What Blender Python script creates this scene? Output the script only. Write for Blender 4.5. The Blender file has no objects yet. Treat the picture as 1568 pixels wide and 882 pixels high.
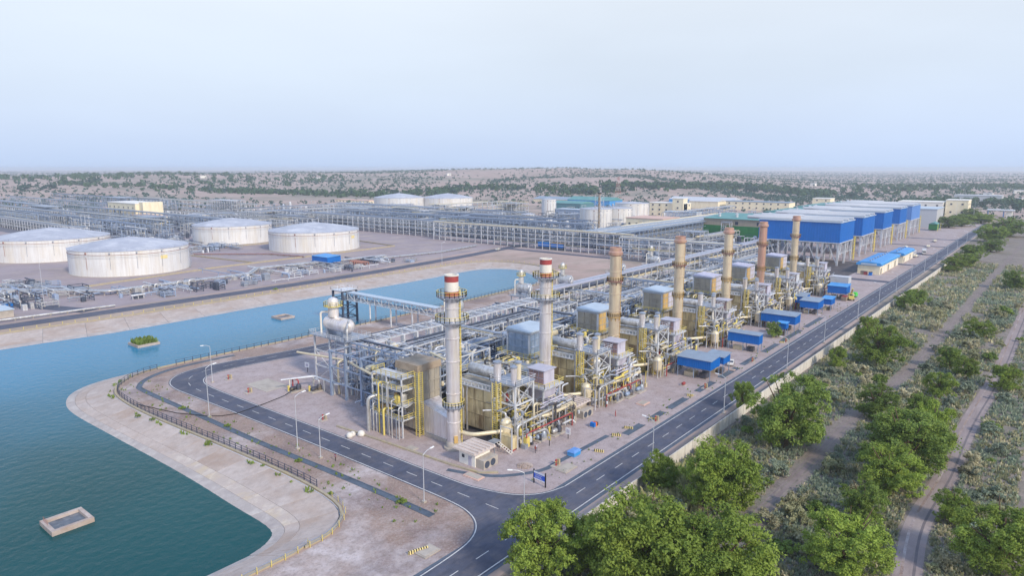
import bpy, bmesh, math, random
from mathutils import Vector, Matrix, noise as mnoise, geometry as mgeo
random.seed(7)
PI = math.pi; R = math.radians
scene = bpy.context.scene
C = scene.collection
# ------------------------------------------------------------------ camera, sky, sun, exposure
cam_data = bpy.data.cameras.new('camera'); cam_data.lens = 24.0; cam_data.sensor_width = 36.0
cam_data.clip_start = 1.0; cam_data.clip_end = 60000.0
cam = bpy.data.objects.new('camera', cam_data); C.objects.link(cam)
cam.location = (0, 0, 60); cam.rotation_euler = (R(90 - 9.983), 0, R(39.0 - 90))
scene.camera = cam
SUN_ELEV, SUN_AZ = 34.0, 257.0      # degrees; azimuth counted from +X towards +Y: where the sun stands
world = bpy.data.worlds.new('World'); scene.world = world; world.use_nodes = True
wn, wl = world.node_tree.nodes, world.node_tree.links
bg = wn['Background']; bg.inputs['Strength'].default_value = 1.0
sky = wn.new('ShaderNodeTexSky'); sky.sky_type = 'NISHITA'; sky.sun_disc = False
sky.sun_elevation = R(SUN_ELEV); sky.sun_rotation = R(90 - SUN_AZ)
sky.air_density = 1.6; sky.dust_density = 3.0
sk = wn.new('ShaderNodeVectorMath'); sk.operation = 'SCALE'; sk.inputs['Scale'].default_value = 0.085
wl.new(sky.outputs['Color'], sk.inputs[0])
tc = wn.new('ShaderNodeTexCoord'); sep = wn.new('ShaderNodeSeparateXYZ'); wl.new(tc.outputs['Generated'], sep.inputs[0])
ramp = wn.new('ShaderNodeValToRGB'); e = ramp.color_ramp.elements          # thin high overcast veil over the clear sky
e[0].position = 0.0; e[0].color = (0.60, 0.745, 1.02, 1)
e[1].position = 0.95; e[1].color = (0.33, 0.53, 0.95, 1)
for pos, c in ((0.035, (0.63, 0.765, 1.015, 1)), (0.12, (0.72, 0.825, 0.99, 1)), (0.24, (0.84, 0.91, 1.01, 1)), (0.42, (0.68, 0.80, 1.02, 1))):
    k = e.new(pos); k.color = c
wl.new(sep.outputs['Z'], ramp.inputs['Fac'])
cn = wn.new('ShaderNodeTexNoise'); cn.inputs['Scale'].default_value = 1.6; cn.inputs['Detail'].default_value = 4
cm = wn.new('ShaderNodeMapping'); cm.inputs['Scale'].default_value = (1, 1, 4); wl.new(tc.outputs['Generated'], cm.inputs[0]); wl.new(cm.outputs[0], cn.inputs['Vector'])
cr = wn.new('ShaderNodeMapRange'); cr.inputs[1].default_value = 0.3; cr.inputs[2].default_value = 0.75; cr.inputs[3].default_value = 1.015; cr.inputs[4].default_value = 1.13
wl.new(cn.outputs['Fac'], cr.inputs[0])
vs = wn.new('ShaderNodeVectorMath'); vs.operation = 'SCALE'; wl.new(ramp.outputs['Color'], vs.inputs[0]); wl.new(cr.outputs[0], vs.inputs['Scale'])
mx = wn.new('ShaderNodeMix'); mx.data_type = 'RGBA'; mx.inputs[0].default_value = 0.86
wl.new(sk.outputs[0], mx.inputs[6]); wl.new(vs.outputs[0], mx.inputs[7]); wl.new(mx.outputs[2], bg.inputs['Color'])
sd = bpy.data.lights.new('sun', 'SUN'); sd.energy = 3.3; sd.angle = R(8); sd.color = (1.0, 0.88, 0.70)
sun = bpy.data.objects.new('sun', sd); C.objects.link(sun); sun['kind'] = 'helper'
sdir = Vector((math.cos(R(SUN_ELEV)) * math.cos(R(SUN_AZ)), math.cos(R(SUN_ELEV)) * math.sin(R(SUN_AZ)), math.sin(R(SUN_ELEV))))
sun.rotation_euler = sdir.to_track_quat('Z', 'Y').to_euler(); sun.location = (0, 0, 200)
vsn = scene.view_settings; vsn.view_transform = 'Standard'; vsn.look = 'None'; vsn.exposure = 0.02; vsn.gamma = 1.0; vsn.use_curve_mapping = False
scene.cycles.max_bounces = 6; scene.cycles.volume_bounces = 1; scene.cycles.transparent_max_bounces = 8
scene.cycles.use_denoising = True

# ------------------------------------------------------------------ helpers
class MB:
    def __init__(s): s.v = []; s.f = []; s.sm = []
    def add(s, vs, fs, smooth=False):
        b = len(s.v); s.v += vs
        for f in fs: s.f.append(tuple(b + i for i in f)); s.sm.append(smooth)
    def box(s, x0, y0, z0, x1, y1, z1):
        s.add([(x0,y0,z0),(x1,y0,z0),(x1,y1,z0),(x0,y1,z0),(x0,y0,z1),(x1,y0,z1),(x1,y1,z1),(x0,y1,z1)],
              [(0,3,2,1),(4,5,6,7),(0,1,5,4),(1,2,6,5),(2,3,7,6),(3,0,4,7)]); return s
    def bar(s, p, q, w, h=None):
        h = h or w; p, q = Vector(p), Vector(q); d = q - p
        if d.length < 1e-6: return s
        d.normalize(); up = Vector((0,0,1)) if abs(d.z) < .95 else Vector((1,0,0))
        a = d.cross(up).normalized(); b = a.cross(d)
        vs = []
        for o in (p, q):
            for i, j in ((-1,-1),(1,-1),(1,1),(-1,1)): vs.append(tuple(o + a * (i*w/2) + b * (j*h/2)))
        s.add(vs, [(0,1,2,3),(7,6,5,4),(0,4,5,1),(1,5,6,2),(2,6,7,3),(3,7,4,0)]); return s
    def path(s, pts, r, n=8, caps=True):
        pts = [Vector(p) for p in pts]; m = len(pts); vs = []; ref = None
        for i, p in enumerate(pts):
            t = (pts[min(i+1, m-1)] - pts[max(i-1, 0)])
            t.normalize()
            if ref is None:
                ref = Vector((0,0,1)) if abs(t.z) < .9 else Vector((1,0,0))
            a = t.cross(ref)
            if a.length < 1e-4: ref = Vector((1,0,0)) if abs(t.x) < .9 else Vector((0,1,0)); a = t.cross(ref)
            a.normalize(); b = a.cross(t).normalized(); ref = b
            rr = r[i] if isinstance(r, (list, tuple)) else r
            for k in range(n):
                an = 2*PI*k/n; vs.append(tuple(p + (a*math.cos(an) + b*math.sin(an)) * rr))
        fs = [(i*n+k, i*n+(k+1)%n, (i+1)*n+(k+1)%n, (i+1)*n+k) for i in range(m-1) for k in range(n)]
        s.add(vs, fs, True)
        if caps: s.add([vs[k] for k in range(n)], [tuple(range(n))]); s.add([vs[(m-1)*n+k] for k in range(n)], [tuple(reversed(range(n)))])
        return s
    def bend(s, pts, r, n=8, rad=None):
        """polyline pipe with rounded elbows"""
        pts = [Vector(p) for p in pts]; rad = rad or r * 3; out = [pts[0]]
        for i in range(1, len(pts)-1):
            a, b, c = pts[i-1], pts[i], pts[i+1]; u = (a-b); w = (c-b); k = min(rad, u.length*.45, w.length*.45)
            u.normalize(); w.normalize(); p0 = b + u*k; p1 = b + w*k
            for t in (0, .33, .67, 1): out.append(p0*(1-t)**2 + b*2*t*(1-t) + p1*t*t)
        out.append(pts[-1]); return s.path(out, r, n)
    def tube(s, p, q, r, n=8): return s.path([p, q], r, n)
    def lathe(s, prof, n=24, c=(0,0), caps=True):
        """revolve (r,z) points; edges sharper than 30 degrees stay crisp"""
        ring = lambda r, z: [(c[0]+r*math.cos(2*PI*k/n), c[1]+r*math.sin(2*PI*k/n), z) for k in range(n)]
        runs = [[prof[0]]]
        for i in range(1, len(prof)):
            runs[-1].append(prof[i])
            if i < len(prof)-1:
                a = math.atan2(prof[i][1]-prof[i-1][1], prof[i][0]-prof[i-1][0]); b = math.atan2(prof[i+1][1]-prof[i][1], prof[i+1][0]-prof[i][0])
                if abs((b-a+PI) % (2*PI)-PI) > .55: runs.append([prof[i]])
        for run in runs:
            vs = [v for r, z in run for v in ring(r, z)]
            s.add(vs, [(i*n+k, i*n+(k+1)%n, (i+1)*n+(k+1)%n, (i+1)*n+k) for i in range(len(run)-1) for k in range(n)], True)
        if caps:
            if prof[0][0] > .01: s.add(ring(*prof[0]), [tuple(reversed(range(n)))])
            if prof[-1][0] > .01: s.add(ring(*prof[-1]), [tuple(range(n))])
        return s
    def prism(s, poly, z0, z1):
        n = len(poly); vs = [(x,y,z0) for x,y in poly] + [(x,y,z1) for x,y in poly]
        s.add(vs, [tuple(reversed(range(n))), tuple(range(n, 2*n))] + [(i,(i+1)%n,n+(i+1)%n,n+i) for i in range(n)]); return s
    def hexa(s, a, b):
        """two quads a,b (4 points each) joined"""
        s.add([tuple(p) for p in a] + [tuple(p) for p in b], [(3,2,1,0),(4,5,6,7),(0,1,5,4),(1,2,6,5),(2,3,7,6),(3,0,4,7)]); return s
    def quad(s, a, b, c, d): s.add([tuple(a),tuple(b),tuple(c),tuple(d)], [(0,1,2,3)]); return s
    def rail(s, pts, h=1.1, step=1.6, w=.07, loop=False):
        pts = [Vector(p) for p in pts]
        if loop: pts = pts + [pts[0]]
        for a, b in zip(pts, pts[1:]):
            n = max(1, int((b-a).length/step)); up = Vector((0,0,h))
            for i in range(n+1):
                p = a.lerp(b, i/n); s.bar(p, p+up, w)
            s.bar(a+up, b+up, w); s.bar(a+up*.55, b+up*.55, w*.8)
        return s
    def ladder(s, x, y, z0, z1, ax='x', w=.55, cage=True, t=.09):
        dx, dy = (w/2, 0) if ax == 'x' else (0, w/2)
        for k in (-1, 1): s.bar((x+k*dx, y+k*dy, z0), (x+k*dx, y+k*dy, z1), t)
        z = z0 + .4
        while z < z1: s.bar((x-dx, y-dy, z), (x+dx, y+dy, z), t*.6); z += .55
        if cage:
            z = z0 + 2.4
            while z < z1 + 1:
                o = -.75
                ox, oy = (0, o) if ax == 'x' else (o, 0)
                P_ = [(x-dx, y-dy, z), (x-dx*1.2+ox*.7, y-dy*1.2+oy*.7, z), (x+ox, y+oy, z), (x+dx*1.2+ox*.7, y+dy*1.2+oy*.7, z), (x+dx, y+dy, z)]
                for a, b in zip(P_, P_[1:]): s.bar(a, b, t*.7)
                z += 1.0
            for ox, oy in (((-dx*1.2)+(0 if ax=='x' else -.52), (-dy*1.2)+(-.52 if ax=='x' else 0)), ((0 if ax=='x' else -.75), (-.75 if ax=='x' else 0)), ((dx*1.2)+(0 if ax=='x' else -.52), (dy*1.2)+(-.52 if ax=='x' else 0))):
                s.bar((x+ox, y+oy, z0+2.4), (x+ox, y+oy, z1+1), t*.6)
        return s
    def mesh(s, name):
        me = bpy.data.meshes.new(name); me.from_pydata(s.v, [], s.f); me.polygons.foreach_set('use_smooth', s.sm); me.update(); return me
    def build(s, name, m, parent=None, loc=None):
        me = s.mesh(name); me.materials.append(m); return link(name, me, parent, loc)
def link(name, me, parent=None, loc=None):
    o = bpy.data.objects.new(name, me); C.objects.link(o)
    if parent is not None: o.parent = parent
    if loc is not None: o.location = loc
    return o
def tag(o, label, cat, group=None):
    o['label'] = label; o['category'] = cat
    if group: o['group'] = group
    return o
def struct(o): o['kind'] = 'structure'; return o
def thing(name, label, cat, loc=(0,0,0), rz=0, group=None):
    o = bpy.data.objects.new(name, None); C.objects.link(o); o.location = loc; o.rotation_euler = (0,0,rz); o.empty_display_size = .5
    return tag(o, label, cat, group)
def dup(root, loc, rz=None, label=None, group=None, scale=None):
    def cp(o, par):
        c = o.copy(); C.objects.link(c)
        if par is not None: c.parent = par
        for ch in o.children: cp(ch, c)
        return c
    r = cp(root, None); r.location = loc
    if rz is not None: r.rotation_euler = (0,0,rz)
    if scale is not None: r.scale = scale if isinstance(scale, tuple) else (scale,)*3
    if label: r['label'] = label
    if group: r['group'] = group
    return r
ORD = ['first','second','third','fourth','fifth','sixth','seventh','eighth','ninth','tenth','eleventh','twelfth','thirteenth','fourteenth','fifteenth','sixteenth','seventeenth','eighteenth','nineteenth','twentieth']

# ------------------------------------------------------------------ materials
def lin(c): 
    c = c/255; return c/12.92 if c <= .04045 else ((c+.055)/1.055)**2.4
MATS = {}
def mat(name, rgb, rough=.7, metal=0, var=.14, scale=1.0, stretch=(1,1,1), stain=None, stain_scale=.3, stain_amt=.5, stain_stretch=(1,1,1), bump=0, bump_scale=8, rand=.0, spec=.4, world=False):
    """rgb: base colour as sRGB 0-255 reflectance"""
    m = bpy.data.materials.new(name); m.use_nodes = True; nt = m.node_tree; N, Lk = nt.nodes, nt.links
    b = N['Principled BSDF']; b.inputs['Roughness'].default_value = rough; b.inputs['Metallic'].default_value = metal
    b.inputs['Specular IOR Level'].default_value = spec
    base = tuple(lin(c) for c in rgb)
    if world: co = N.new('ShaderNodeNewGeometry').outputs['Position']
    else: co = N.new('ShaderNodeTexCoord').outputs['Object']
    oi = N.new('ShaderNodeObjectInfo')
    ad = N.new('ShaderNodeVectorMath'); ad.operation = 'MULTIPLY_ADD'; ad.inputs[1].default_value = stretch
    Lk.new(co, ad.inputs[0])
    off = N.new('ShaderNodeVectorMath'); off.operation = 'SCALE'; off.inputs[0].default_value = (37, 53, 71)
    if world: off.inputs['Scale'].default_value = 0
    else: Lk.new(oi.outputs['Random'], off.inputs['Scale'])
    Lk.new(off.outputs[0], ad.inputs[2])
    no = N.new('ShaderNodeTexNoise'); no.inputs['Scale'].default_value = scale; no.inputs['Detail'].default_value = 6; no.inputs['Roughness'].default_value = .62
    Lk.new(ad.outputs[0], no.inputs['Vector'])
    mr = N.new('ShaderNodeMapRange'); mr.inputs[1].default_value = .3; mr.inputs[2].default_value = .7; mr.inputs[3].default_value = 1-var; mr.inputs[4].default_value = 1+var
    Lk.new(no.outputs['Fac'], mr.inputs[0])
    val = mr.outputs[0]
    if rand:
        r2 = N.new('ShaderNodeMapRange'); r2.inputs[3].default_value = 1-rand; r2.inputs[4].default_value = 1+rand; Lk.new(oi.outputs['Random'], r2.inputs[0])
        mu = N.new('ShaderNodeMath'); mu.operation = 'MULTIPLY'; Lk.new(val, mu.inputs[0]); Lk.new(r2.outputs[0], mu.inputs[1]); val = mu.outputs[0]
    sc = N.new('ShaderNodeVectorMath'); sc.operation = 'SCALE'; sc.inputs[0].default_value = base; Lk.new(val, sc.inputs['Scale'])
    col = sc.outputs[0]
    stl = stain if isinstance(stain, list) else ([(stain, stain_scale, stain_amt, stain_stretch)] if stain else [])
    for (srgb, ss, sa, sst) in stl:
        sm = N.new('ShaderNodeVectorMath'); sm.operation = 'MULTIPLY_ADD'; sm.inputs[1].default_value = sst; Lk.new(co, sm.inputs[0]); Lk.new(off.outputs[0], sm.inputs[2])
        sn = N.new('ShaderNodeTexNoise'); sn.inputs['Scale'].default_value = ss; sn.inputs['Detail'].default_value = 7; sn.inputs['Roughness'].default_value = .65; Lk.new(sm.outputs[0], sn.inputs['Vector'])
        sr = N.new('ShaderNodeMapRange'); sr.inputs[1].default_value = .48; sr.inputs[2].default_value = .68; sr.inputs[3].default_value = 0; sr.inputs[4].default_value = sa; Lk.new(sn.outputs['Fac'], sr.inputs[0])
        mi = N.new('ShaderNodeMix'); mi.data_type = 'RGBA'; Lk.new(sr.outputs[0], mi.inputs[0]); Lk.new(col, mi.inputs[6]); mi.inputs[7].default_value = tuple(lin(c) for c in srgb) + (1,); col = mi.outputs[2]
    Lk.new(col, b.inputs['Base Color'])
    if bump:
        bn = N.new('ShaderNodeTexNoise'); bn.inputs['Scale'].default_value = bump_scale; bn.inputs['Detail'].default_value = 5; Lk.new(co, bn.inputs['Vector'])
        bp = N.new('ShaderNodeBump'); bp.inputs['Strength'].default_value = bump; bp.inputs['Distance'].default_value = .2; Lk.new(bn.outputs['Fac'], bp.inputs['Height']); Lk.new(bp.outputs[0], b.inputs['Normal'])
    MATS[name] = m; return m
M = MATS
mat('sand', (176,154,146), .95, var=.10, scale=.02, world=True, stain=[((150,126,116), .05, .5, (1,1,1)), ((194,178,170), .012, .5, (1,1,1)), ((116,118,104), .004, .8, (1,1,1)), ((104,108,92), .03, .5, (1,1,1))], bump=.3, bump_scale=.6)
mat('yard', (172,158,160), .95, var=.09, scale=.12, world=True, stain=[((162,138,126), .05, .6, (1,1,1)), ((192,182,186), .16, .45, (1,1,1)), ((122,108,104), .45, .45, (1,1,1)), ((138,122,118), 1.7, .5, (1,1,1)), ((196,186,182), 2.6, .35, (1,1,1))], bump=.4, bump_scale=3)
mat('verge', (158,136,126), .95, var=.12, scale=.3, world=True, stain=[((124,102,98), .10, .75, (1,1,1)), ((208,200,204), .055, .9, (1,1,1)), ((104,96,108), .075, .6, (1,1,1)), ((118,104,90), .6, .45, (1,1,1)), ((108,94,90), 1.8, .45, (1,1,1)), ((196,186,184), 2.4, .4, (1,1,1))], bump=.6, bump_scale=3)
mat('scrub_ground', (136,126,120), .95, var=.16, scale=.25, world=True, stain=[((92,82,82), .09, .7, (1,1,1)), ((150,138,128), .2, .5, (1,1,1)), ((104,106,84), .06, .5, (1,1,1)), ((86,78,78), .9, .55, (1,1,1)), ((160,150,140), 1.6, .4, (1,1,1))], bump=.8, bump_scale=1.6)
mat('dirt_track', (150,136,136), .95, var=.10, scale=.3, world=True, stain=[((126,114,112), .25, .5, (.3,3,1)), ((176,164,160), .1, .5, (1,1,1))], bump=.4, bump_scale=2)
mat('tank_yard', (158,146,152), .95, var=.09, scale=.06, world=True, stain=[((136,124,126), .04, .6, (1,1,1)), ((186,170,154), .05, .5, (1,1,1)), ((140,128,128), .5, .4, (1,1,1))])
mat('asphalt', (82,87,106), .78, var=.13, scale=.5, world=True, stain=[((104,104,114), .09, .55, (1,1,1)), ((56,60,76), .05, .6, (1,1,1)), ((124,116,116), .3, .4, (1,1,1)), ((52,56,70), 1.1, .45, (.25,1,1))], bump=.15, bump_scale=12)
mat('line_paint', (208,208,208), .7, var=.06, scale=2, stain=[((130,130,136), 1.2, .55, (1,1,1))])
mat('bank_concrete', (184,171,165), .9, var=.08, scale=.3, stain=[((164,152,148), .12, .6, (1,1,1)), ((202,194,192), .25, .5, (1,1,1)), ((156,130,112), .08, .6, (1,1,1)), ((150,138,134), .9, .4, (1,1,1))], bump=.2, bump_scale=2, rand=.025)
mat('bank_wet', (176,168,166), .75, var=.12, scale=.6, stain=[((132,124,126), .3, .5, (1,1,1)), ((206,200,196), .35, .6, (1,1,1))], bump=.3, bump_scale=3)
mat('bank_stain', (186,174,168), .9, var=.08, scale=.3, stain=[((206,186,142), .16, .6, (1,1,1)), ((170,156,148), .3, .5, (1,1,1)), ((222,214,204), .4, .5, (1,1,1))], bump=.15, bump_scale=2)
mat('concrete', (178,170,162), .88, var=.10, scale=.7, stain=[((140,132,126), .4, .5, (1,1,1))], bump=.15, bump_scale=5)
mat('kerb', (168,158,140), .88, var=.12, scale=.8, stain=[((196,176,120), .5, .5, (1,1,1))])
mat('ditch', (88,100,116), .75, var=.15, scale=.6, stain=[((60,70,84), .4, .6, (1,1,1))])
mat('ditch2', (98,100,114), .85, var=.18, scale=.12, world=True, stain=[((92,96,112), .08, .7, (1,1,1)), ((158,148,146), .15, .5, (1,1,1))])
mat('shade_paving', (84,80,84), .8, var=.2, scale=.3, world=True, stain=[((54,52,58), .25, .8, (1,1,1)), ((128,116,110), .3, .5, (1,1,1))])  # dark tone is the shade under the units, put into the ground colour
mat('silt', (96,104,116), .5, var=.25, scale=.6, stain=[((150,150,152), .7, .7, (1,1,1)), ((64,74,84), .9, .6, (1,1,1))])
mat('rut_dark', (116,108,112), .95, var=.15, scale=.4, world=True)
mat('dirt_dark', (132,120,118), .95, var=.14, scale=.25, world=True, stain=[((104,90,94), .2, .6, (1,1,1)), ((148,134,134), .3, .5, (1,1,1))])
mat('wall_white', (208,204,198), .85, var=.08, scale=.6, stain=[((150,142,130), .6, .6, (1,1,.15))], rand=.05)
mat('tank_white', (222,223,226), .5, var=.04, scale=.15, stain=[((208,204,202), .5, .75, (1,1,.08)), ((214,200,172), .14, .4, (1,1,.3)), ((184,178,174), .9, .45, (1,1,.05))], spec=.3)
mat('tank_roof', (176,180,194), .55, var=.10, scale=.1, stain=[((214,216,224), .07, .75, (1,1,1)), ((144,150,168), .15, .55, (1,1,1))])
mat('rust_band', (150,108,100), .8, var=.15, scale=1)
mat('galv', (168,176,190), .45, .55, var=.14, scale=.8, stain=[((128,132,142), .5, .5, (1,1,1))], rand=.08)
mat('steel_blue', (146,162,188), .55, .2, var=.12, scale=.5, rand=.10)
mat('steel_pale', (212,216,224), .5, .2, var=.12, scale=.6, stain=[((150,140,134), .7, .55, (1,1,.4))], rand=.12)
mat('steel_dark', (74,82,100), .6, .2, var=.15, scale=.6, rand=.1)
mat('pipe_alu', (204,205,208), .4, .5, var=.12, scale=.6, stain=[((160,152,136), .5, .5, (1,1,1)), ((110,100,92), .9, .5, (1,1,.5))], rand=.12)
mat('pipe_cream', (222,211,184), .45, .2, var=.14, scale=.5, stain=[((158,136,96), .5, .5, (1,1,1))], rand=.08)
mat('stack_silver', (234,231,236), .3, .42, var=.07, scale=.5, stretch=(1,1,.25), stain=[((168,158,170), .5, .6, (1,1,.15)), ((222,204,164), .25, .45, (1,1,.3)), ((150,130,122), 1.2, .4, (1,1,.1))])
mat('stack_bronze', (224,208,182), .34, .42, var=.10, scale=.5, stretch=(1,1,.2), stain=[((170,136,140), .35, .5, (1,1,.14)), ((240,228,196), .4, .6, (1,1,.3)), ((150,118,104), 1.2, .3, (1,1,.1))], rand=.08)
mat('stack_rust', (206,166,150), .38, .5, var=.12, scale=.6, stretch=(1,1,.2), stain=[((156,104,98), .4, .6, (1,1,.15)), ((214,186,150), .5, .5, (1,1,.4))])
mat('paint_red', (156,66,68), .6, var=.12, scale=1)
mat('paint_white', (222,219,214), .6, var=.06, scale=1, stain=[((200,192,180), .8, .4, (1,1,.3))])
mat('rail_yellow', (216,198,112), .55, var=.12, scale=1.5, rand=.06)
mat('casing_yellow', (222,206,162), .6, .2, var=.10, scale=.4, stain=[((136,106,72), .3, .8, (1,1,.25)), ((230,220,190), .4, .5, (1,1,1)), ((104,84,66), .8, .55, (1,1,.15))], rand=.12)
mat('casing_grey', (172,166,156), .6, .2, var=.12, scale=.5, stain=[((120,112,104), .3, .6, (1,1,.4)), ((186,170,136), .5, .4, (1,1,1))], bump=.12, bump_scale=2.5)
mat('casing_brown', (166,150,132), .7, .1, var=.14, scale=.5, stain=[((120,98,80), .4, .6, (1,1,1))], bump=.15, bump_scale=2.5)
mat('casing_blue', (150,170,196), .45, .5, var=.16, scale=.6, stain=[((196,206,222), .5, .6, (1,1,1))], bump=.15, bump_scale=2.5)
mat('casing_ochre', (208,174,112), .6, .2, var=.14, scale=.5, stain=[((150,112,64), .4, .6, (1,1,.4))])
mat('roof_pale', (190,204,218), .5, .3, var=.08, scale=.3)
mat('shade_infill', (48,48,56), .8, var=.2, scale=.6)  # near-black colour standing for shaded gaps under the pipes
mat('machinery', (78,82,98), .6, .35, var=.3, scale=.9, stain=[((160,140,96), .7, .6, (1,1,1)), ((50,54,70), .5, .6, (1,1,1))], rand=.15)
mat('lilac', (198,196,214), .6, .15, var=.10, scale=.6, stain=[((136,128,160), .5, .5, (1,1,.4))])
mat('louver', (150,124,126), .7, var=.12, scale=1)
mat('lilac_tray', (196,194,208), .5, .4, var=.10, scale=.3)
mat('blue_sheet', (0,110,198), .5, .1, var=.08, scale=.4, stain=[((40,120,214), .3, .5, (1,1,.2))], rand=.04)
mat('blue_roof', (56,150,222), .45, .1, var=.08, scale=.3, stain=[((120,178,222), .4, .5, (1,1,1))])
mat('shed_roof', (150,166,184), .5, .3, var=.08, scale=.4, stain=[((120,130,150), .5, .5, (1,1,1))])
mat('blue_pale', (104,152,218), .5, .1, var=.06, scale=.2)
mat('roof_white', (204,206,212), .5, .2, var=.06, scale=.3, stain=[((180,180,190), .3, .5, (1,1,1))], rand=.04)
mat('green_sheet', (34,116,60), .55, var=.10, scale=.3, stain=[((60,136,76), .2, .5, (1,1,.2))])
mat('beige_sheet', (160,150,136), .6, var=.10, scale=.5, stretch=(4,4,.2))
mat('teal_roof', (88,146,146), .55, var=.08, scale=.1, stain=[((120,164,164), .1, .5, (1,1,1))])
mat('teal_wall', (82,128,140), .6, var=.1, scale=.2)
mat('cream_wall', (240,229,202), .8, var=.05, scale=.2, stain=[((210,190,150), .3, .4, (1,1,.3))])
mat('pale_wall', (232,230,226), .8, var=.05, scale=.2)
mat('pink_roof', (208,176,164), .8, var=.08, scale=.3)
mat('hut_roof', (206,194,188), .8, var=.08, scale=.6, stain=[((176,160,152), .8, .5, (1,1,1))])
mat('glass_dark', (52,62,80), .15, var=.1, scale=.5, spec=.6)
mat('black_paint', (40,40,44), .6, var=.1, scale=1)
mat('stripe_yellow', (230,212,150), .6, var=.08, scale=1)
mat('pole', (214,218,226), .45, .4, var=.08, scale=.5)
mat('sign_blue', (36,88,206), .45, var=.03, scale=1)
mat('sign_white', (232,234,238), .5, var=.03, scale=1)
mat('fence_dark', (66,76,98), .6, .2, var=.12, scale=1)
mat('rubber', (34,34,36), .85, var=.1, scale=3)
mat('orange', (222,110,50), .6, var=.08, scale=1)
mat('green_tarp', (70,200,60), .6, var=.1, scale=1)
mat('skin', (150,108,84), .6, var=.05, scale=2)
mat('bark', (98,80,66), .9, var=.2, scale=3, bump=.5, bump_scale=6)
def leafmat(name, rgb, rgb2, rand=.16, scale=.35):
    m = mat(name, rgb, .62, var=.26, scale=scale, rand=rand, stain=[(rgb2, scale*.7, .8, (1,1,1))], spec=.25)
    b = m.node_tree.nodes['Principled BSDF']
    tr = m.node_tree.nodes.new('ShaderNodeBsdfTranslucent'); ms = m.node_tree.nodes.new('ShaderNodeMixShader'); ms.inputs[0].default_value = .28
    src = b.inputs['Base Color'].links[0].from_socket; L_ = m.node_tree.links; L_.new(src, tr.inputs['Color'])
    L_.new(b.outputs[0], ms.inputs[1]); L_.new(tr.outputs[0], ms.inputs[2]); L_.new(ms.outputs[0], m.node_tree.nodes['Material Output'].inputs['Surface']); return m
leafmat('leaf_bright', (138,158,70), (104,130,54))
leafmat('leaf_mid', (128,150,72), (98,122,56))
leafmat('leaf_far', (74,100,86), (58,84,78))  # bluish green: part of the distance haze is put into this colour
leafmat('leaf_olive', (158,160,122), (176,170,138), rand=.25)
leafmat('leaf_grey', (138,150,130), (156,164,146), rand=.25)
leafmat('reed_pale', (190,188,142), (150,156,104))
leafmat('leaf_belt', (78,104,70), (60,88,64), rand=.2, scale=.08)
leafmat('dry_grass', (190,184,154), (160,158,128), rand=.2, scale=.15)
# water: deep teal body under a rippled, reflecting surface
wm = bpy.data.materials.new('water'); wm.use_nodes = True; wt = wm.node_tree; wb = wt.nodes['Principled BSDF']
wb.inputs['Roughness'].default_value = .09; wb.inputs['IOR'].default_value = 1.33; wb.inputs['Specular IOR Level'].default_value = .26
g_ = wt.nodes.new('ShaderNodeNewGeometry'); n1 = wt.nodes.new('ShaderNodeTexNoise'); n1.inputs['Scale'].default_value = .018; n1.inputs['Detail'].default_value = 3; wt.links.new(g_.outputs['Position'], n1.inputs['Vector'])
cr1 = wt.nodes.new('ShaderNodeValToRGB'); cr1.color_ramp.elements[0].position = .35; cr1.color_ramp.elements[0].color = (.003,.066,.074,1); cr1.color_ramp.elements[1].position = .68; cr1.color_ramp.elements[1].color = (.005,.082,.09,1)
wt.links.new(n1.outputs['Fac'], cr1.inputs[0])
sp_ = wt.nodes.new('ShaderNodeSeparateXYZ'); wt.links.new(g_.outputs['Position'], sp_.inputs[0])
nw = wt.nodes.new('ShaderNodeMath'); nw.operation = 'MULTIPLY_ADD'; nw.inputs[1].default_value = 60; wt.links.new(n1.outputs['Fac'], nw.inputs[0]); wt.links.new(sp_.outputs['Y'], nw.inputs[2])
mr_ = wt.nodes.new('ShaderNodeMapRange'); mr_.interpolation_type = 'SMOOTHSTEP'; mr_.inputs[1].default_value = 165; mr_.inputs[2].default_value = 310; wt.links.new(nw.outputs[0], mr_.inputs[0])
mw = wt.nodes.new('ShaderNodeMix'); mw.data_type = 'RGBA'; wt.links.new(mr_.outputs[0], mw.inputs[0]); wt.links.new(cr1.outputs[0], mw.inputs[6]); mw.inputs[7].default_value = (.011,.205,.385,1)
wt.links.new(mw.outputs[2], wb.inputs['Base Color'])
n2 = wt.nodes.new('ShaderNodeTexNoise'); n2.inputs['Scale'].default_value = .55; n2.inputs['Detail'].default_value = 6; wt.links.new(g_.outputs['Position'], n2.inputs['Vector'])
bp_ = wt.nodes.new('ShaderNodeBump'); bp_.inputs['Strength'].default_value = .7; bp_.inputs['Distance'].default_value = .25; wt.links.new(n2.outputs['Fac'], bp_.inputs['Height']); wt.links.new(bp_.outputs[0], wb.inputs['Normal'])
M['water'] = wm
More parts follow.
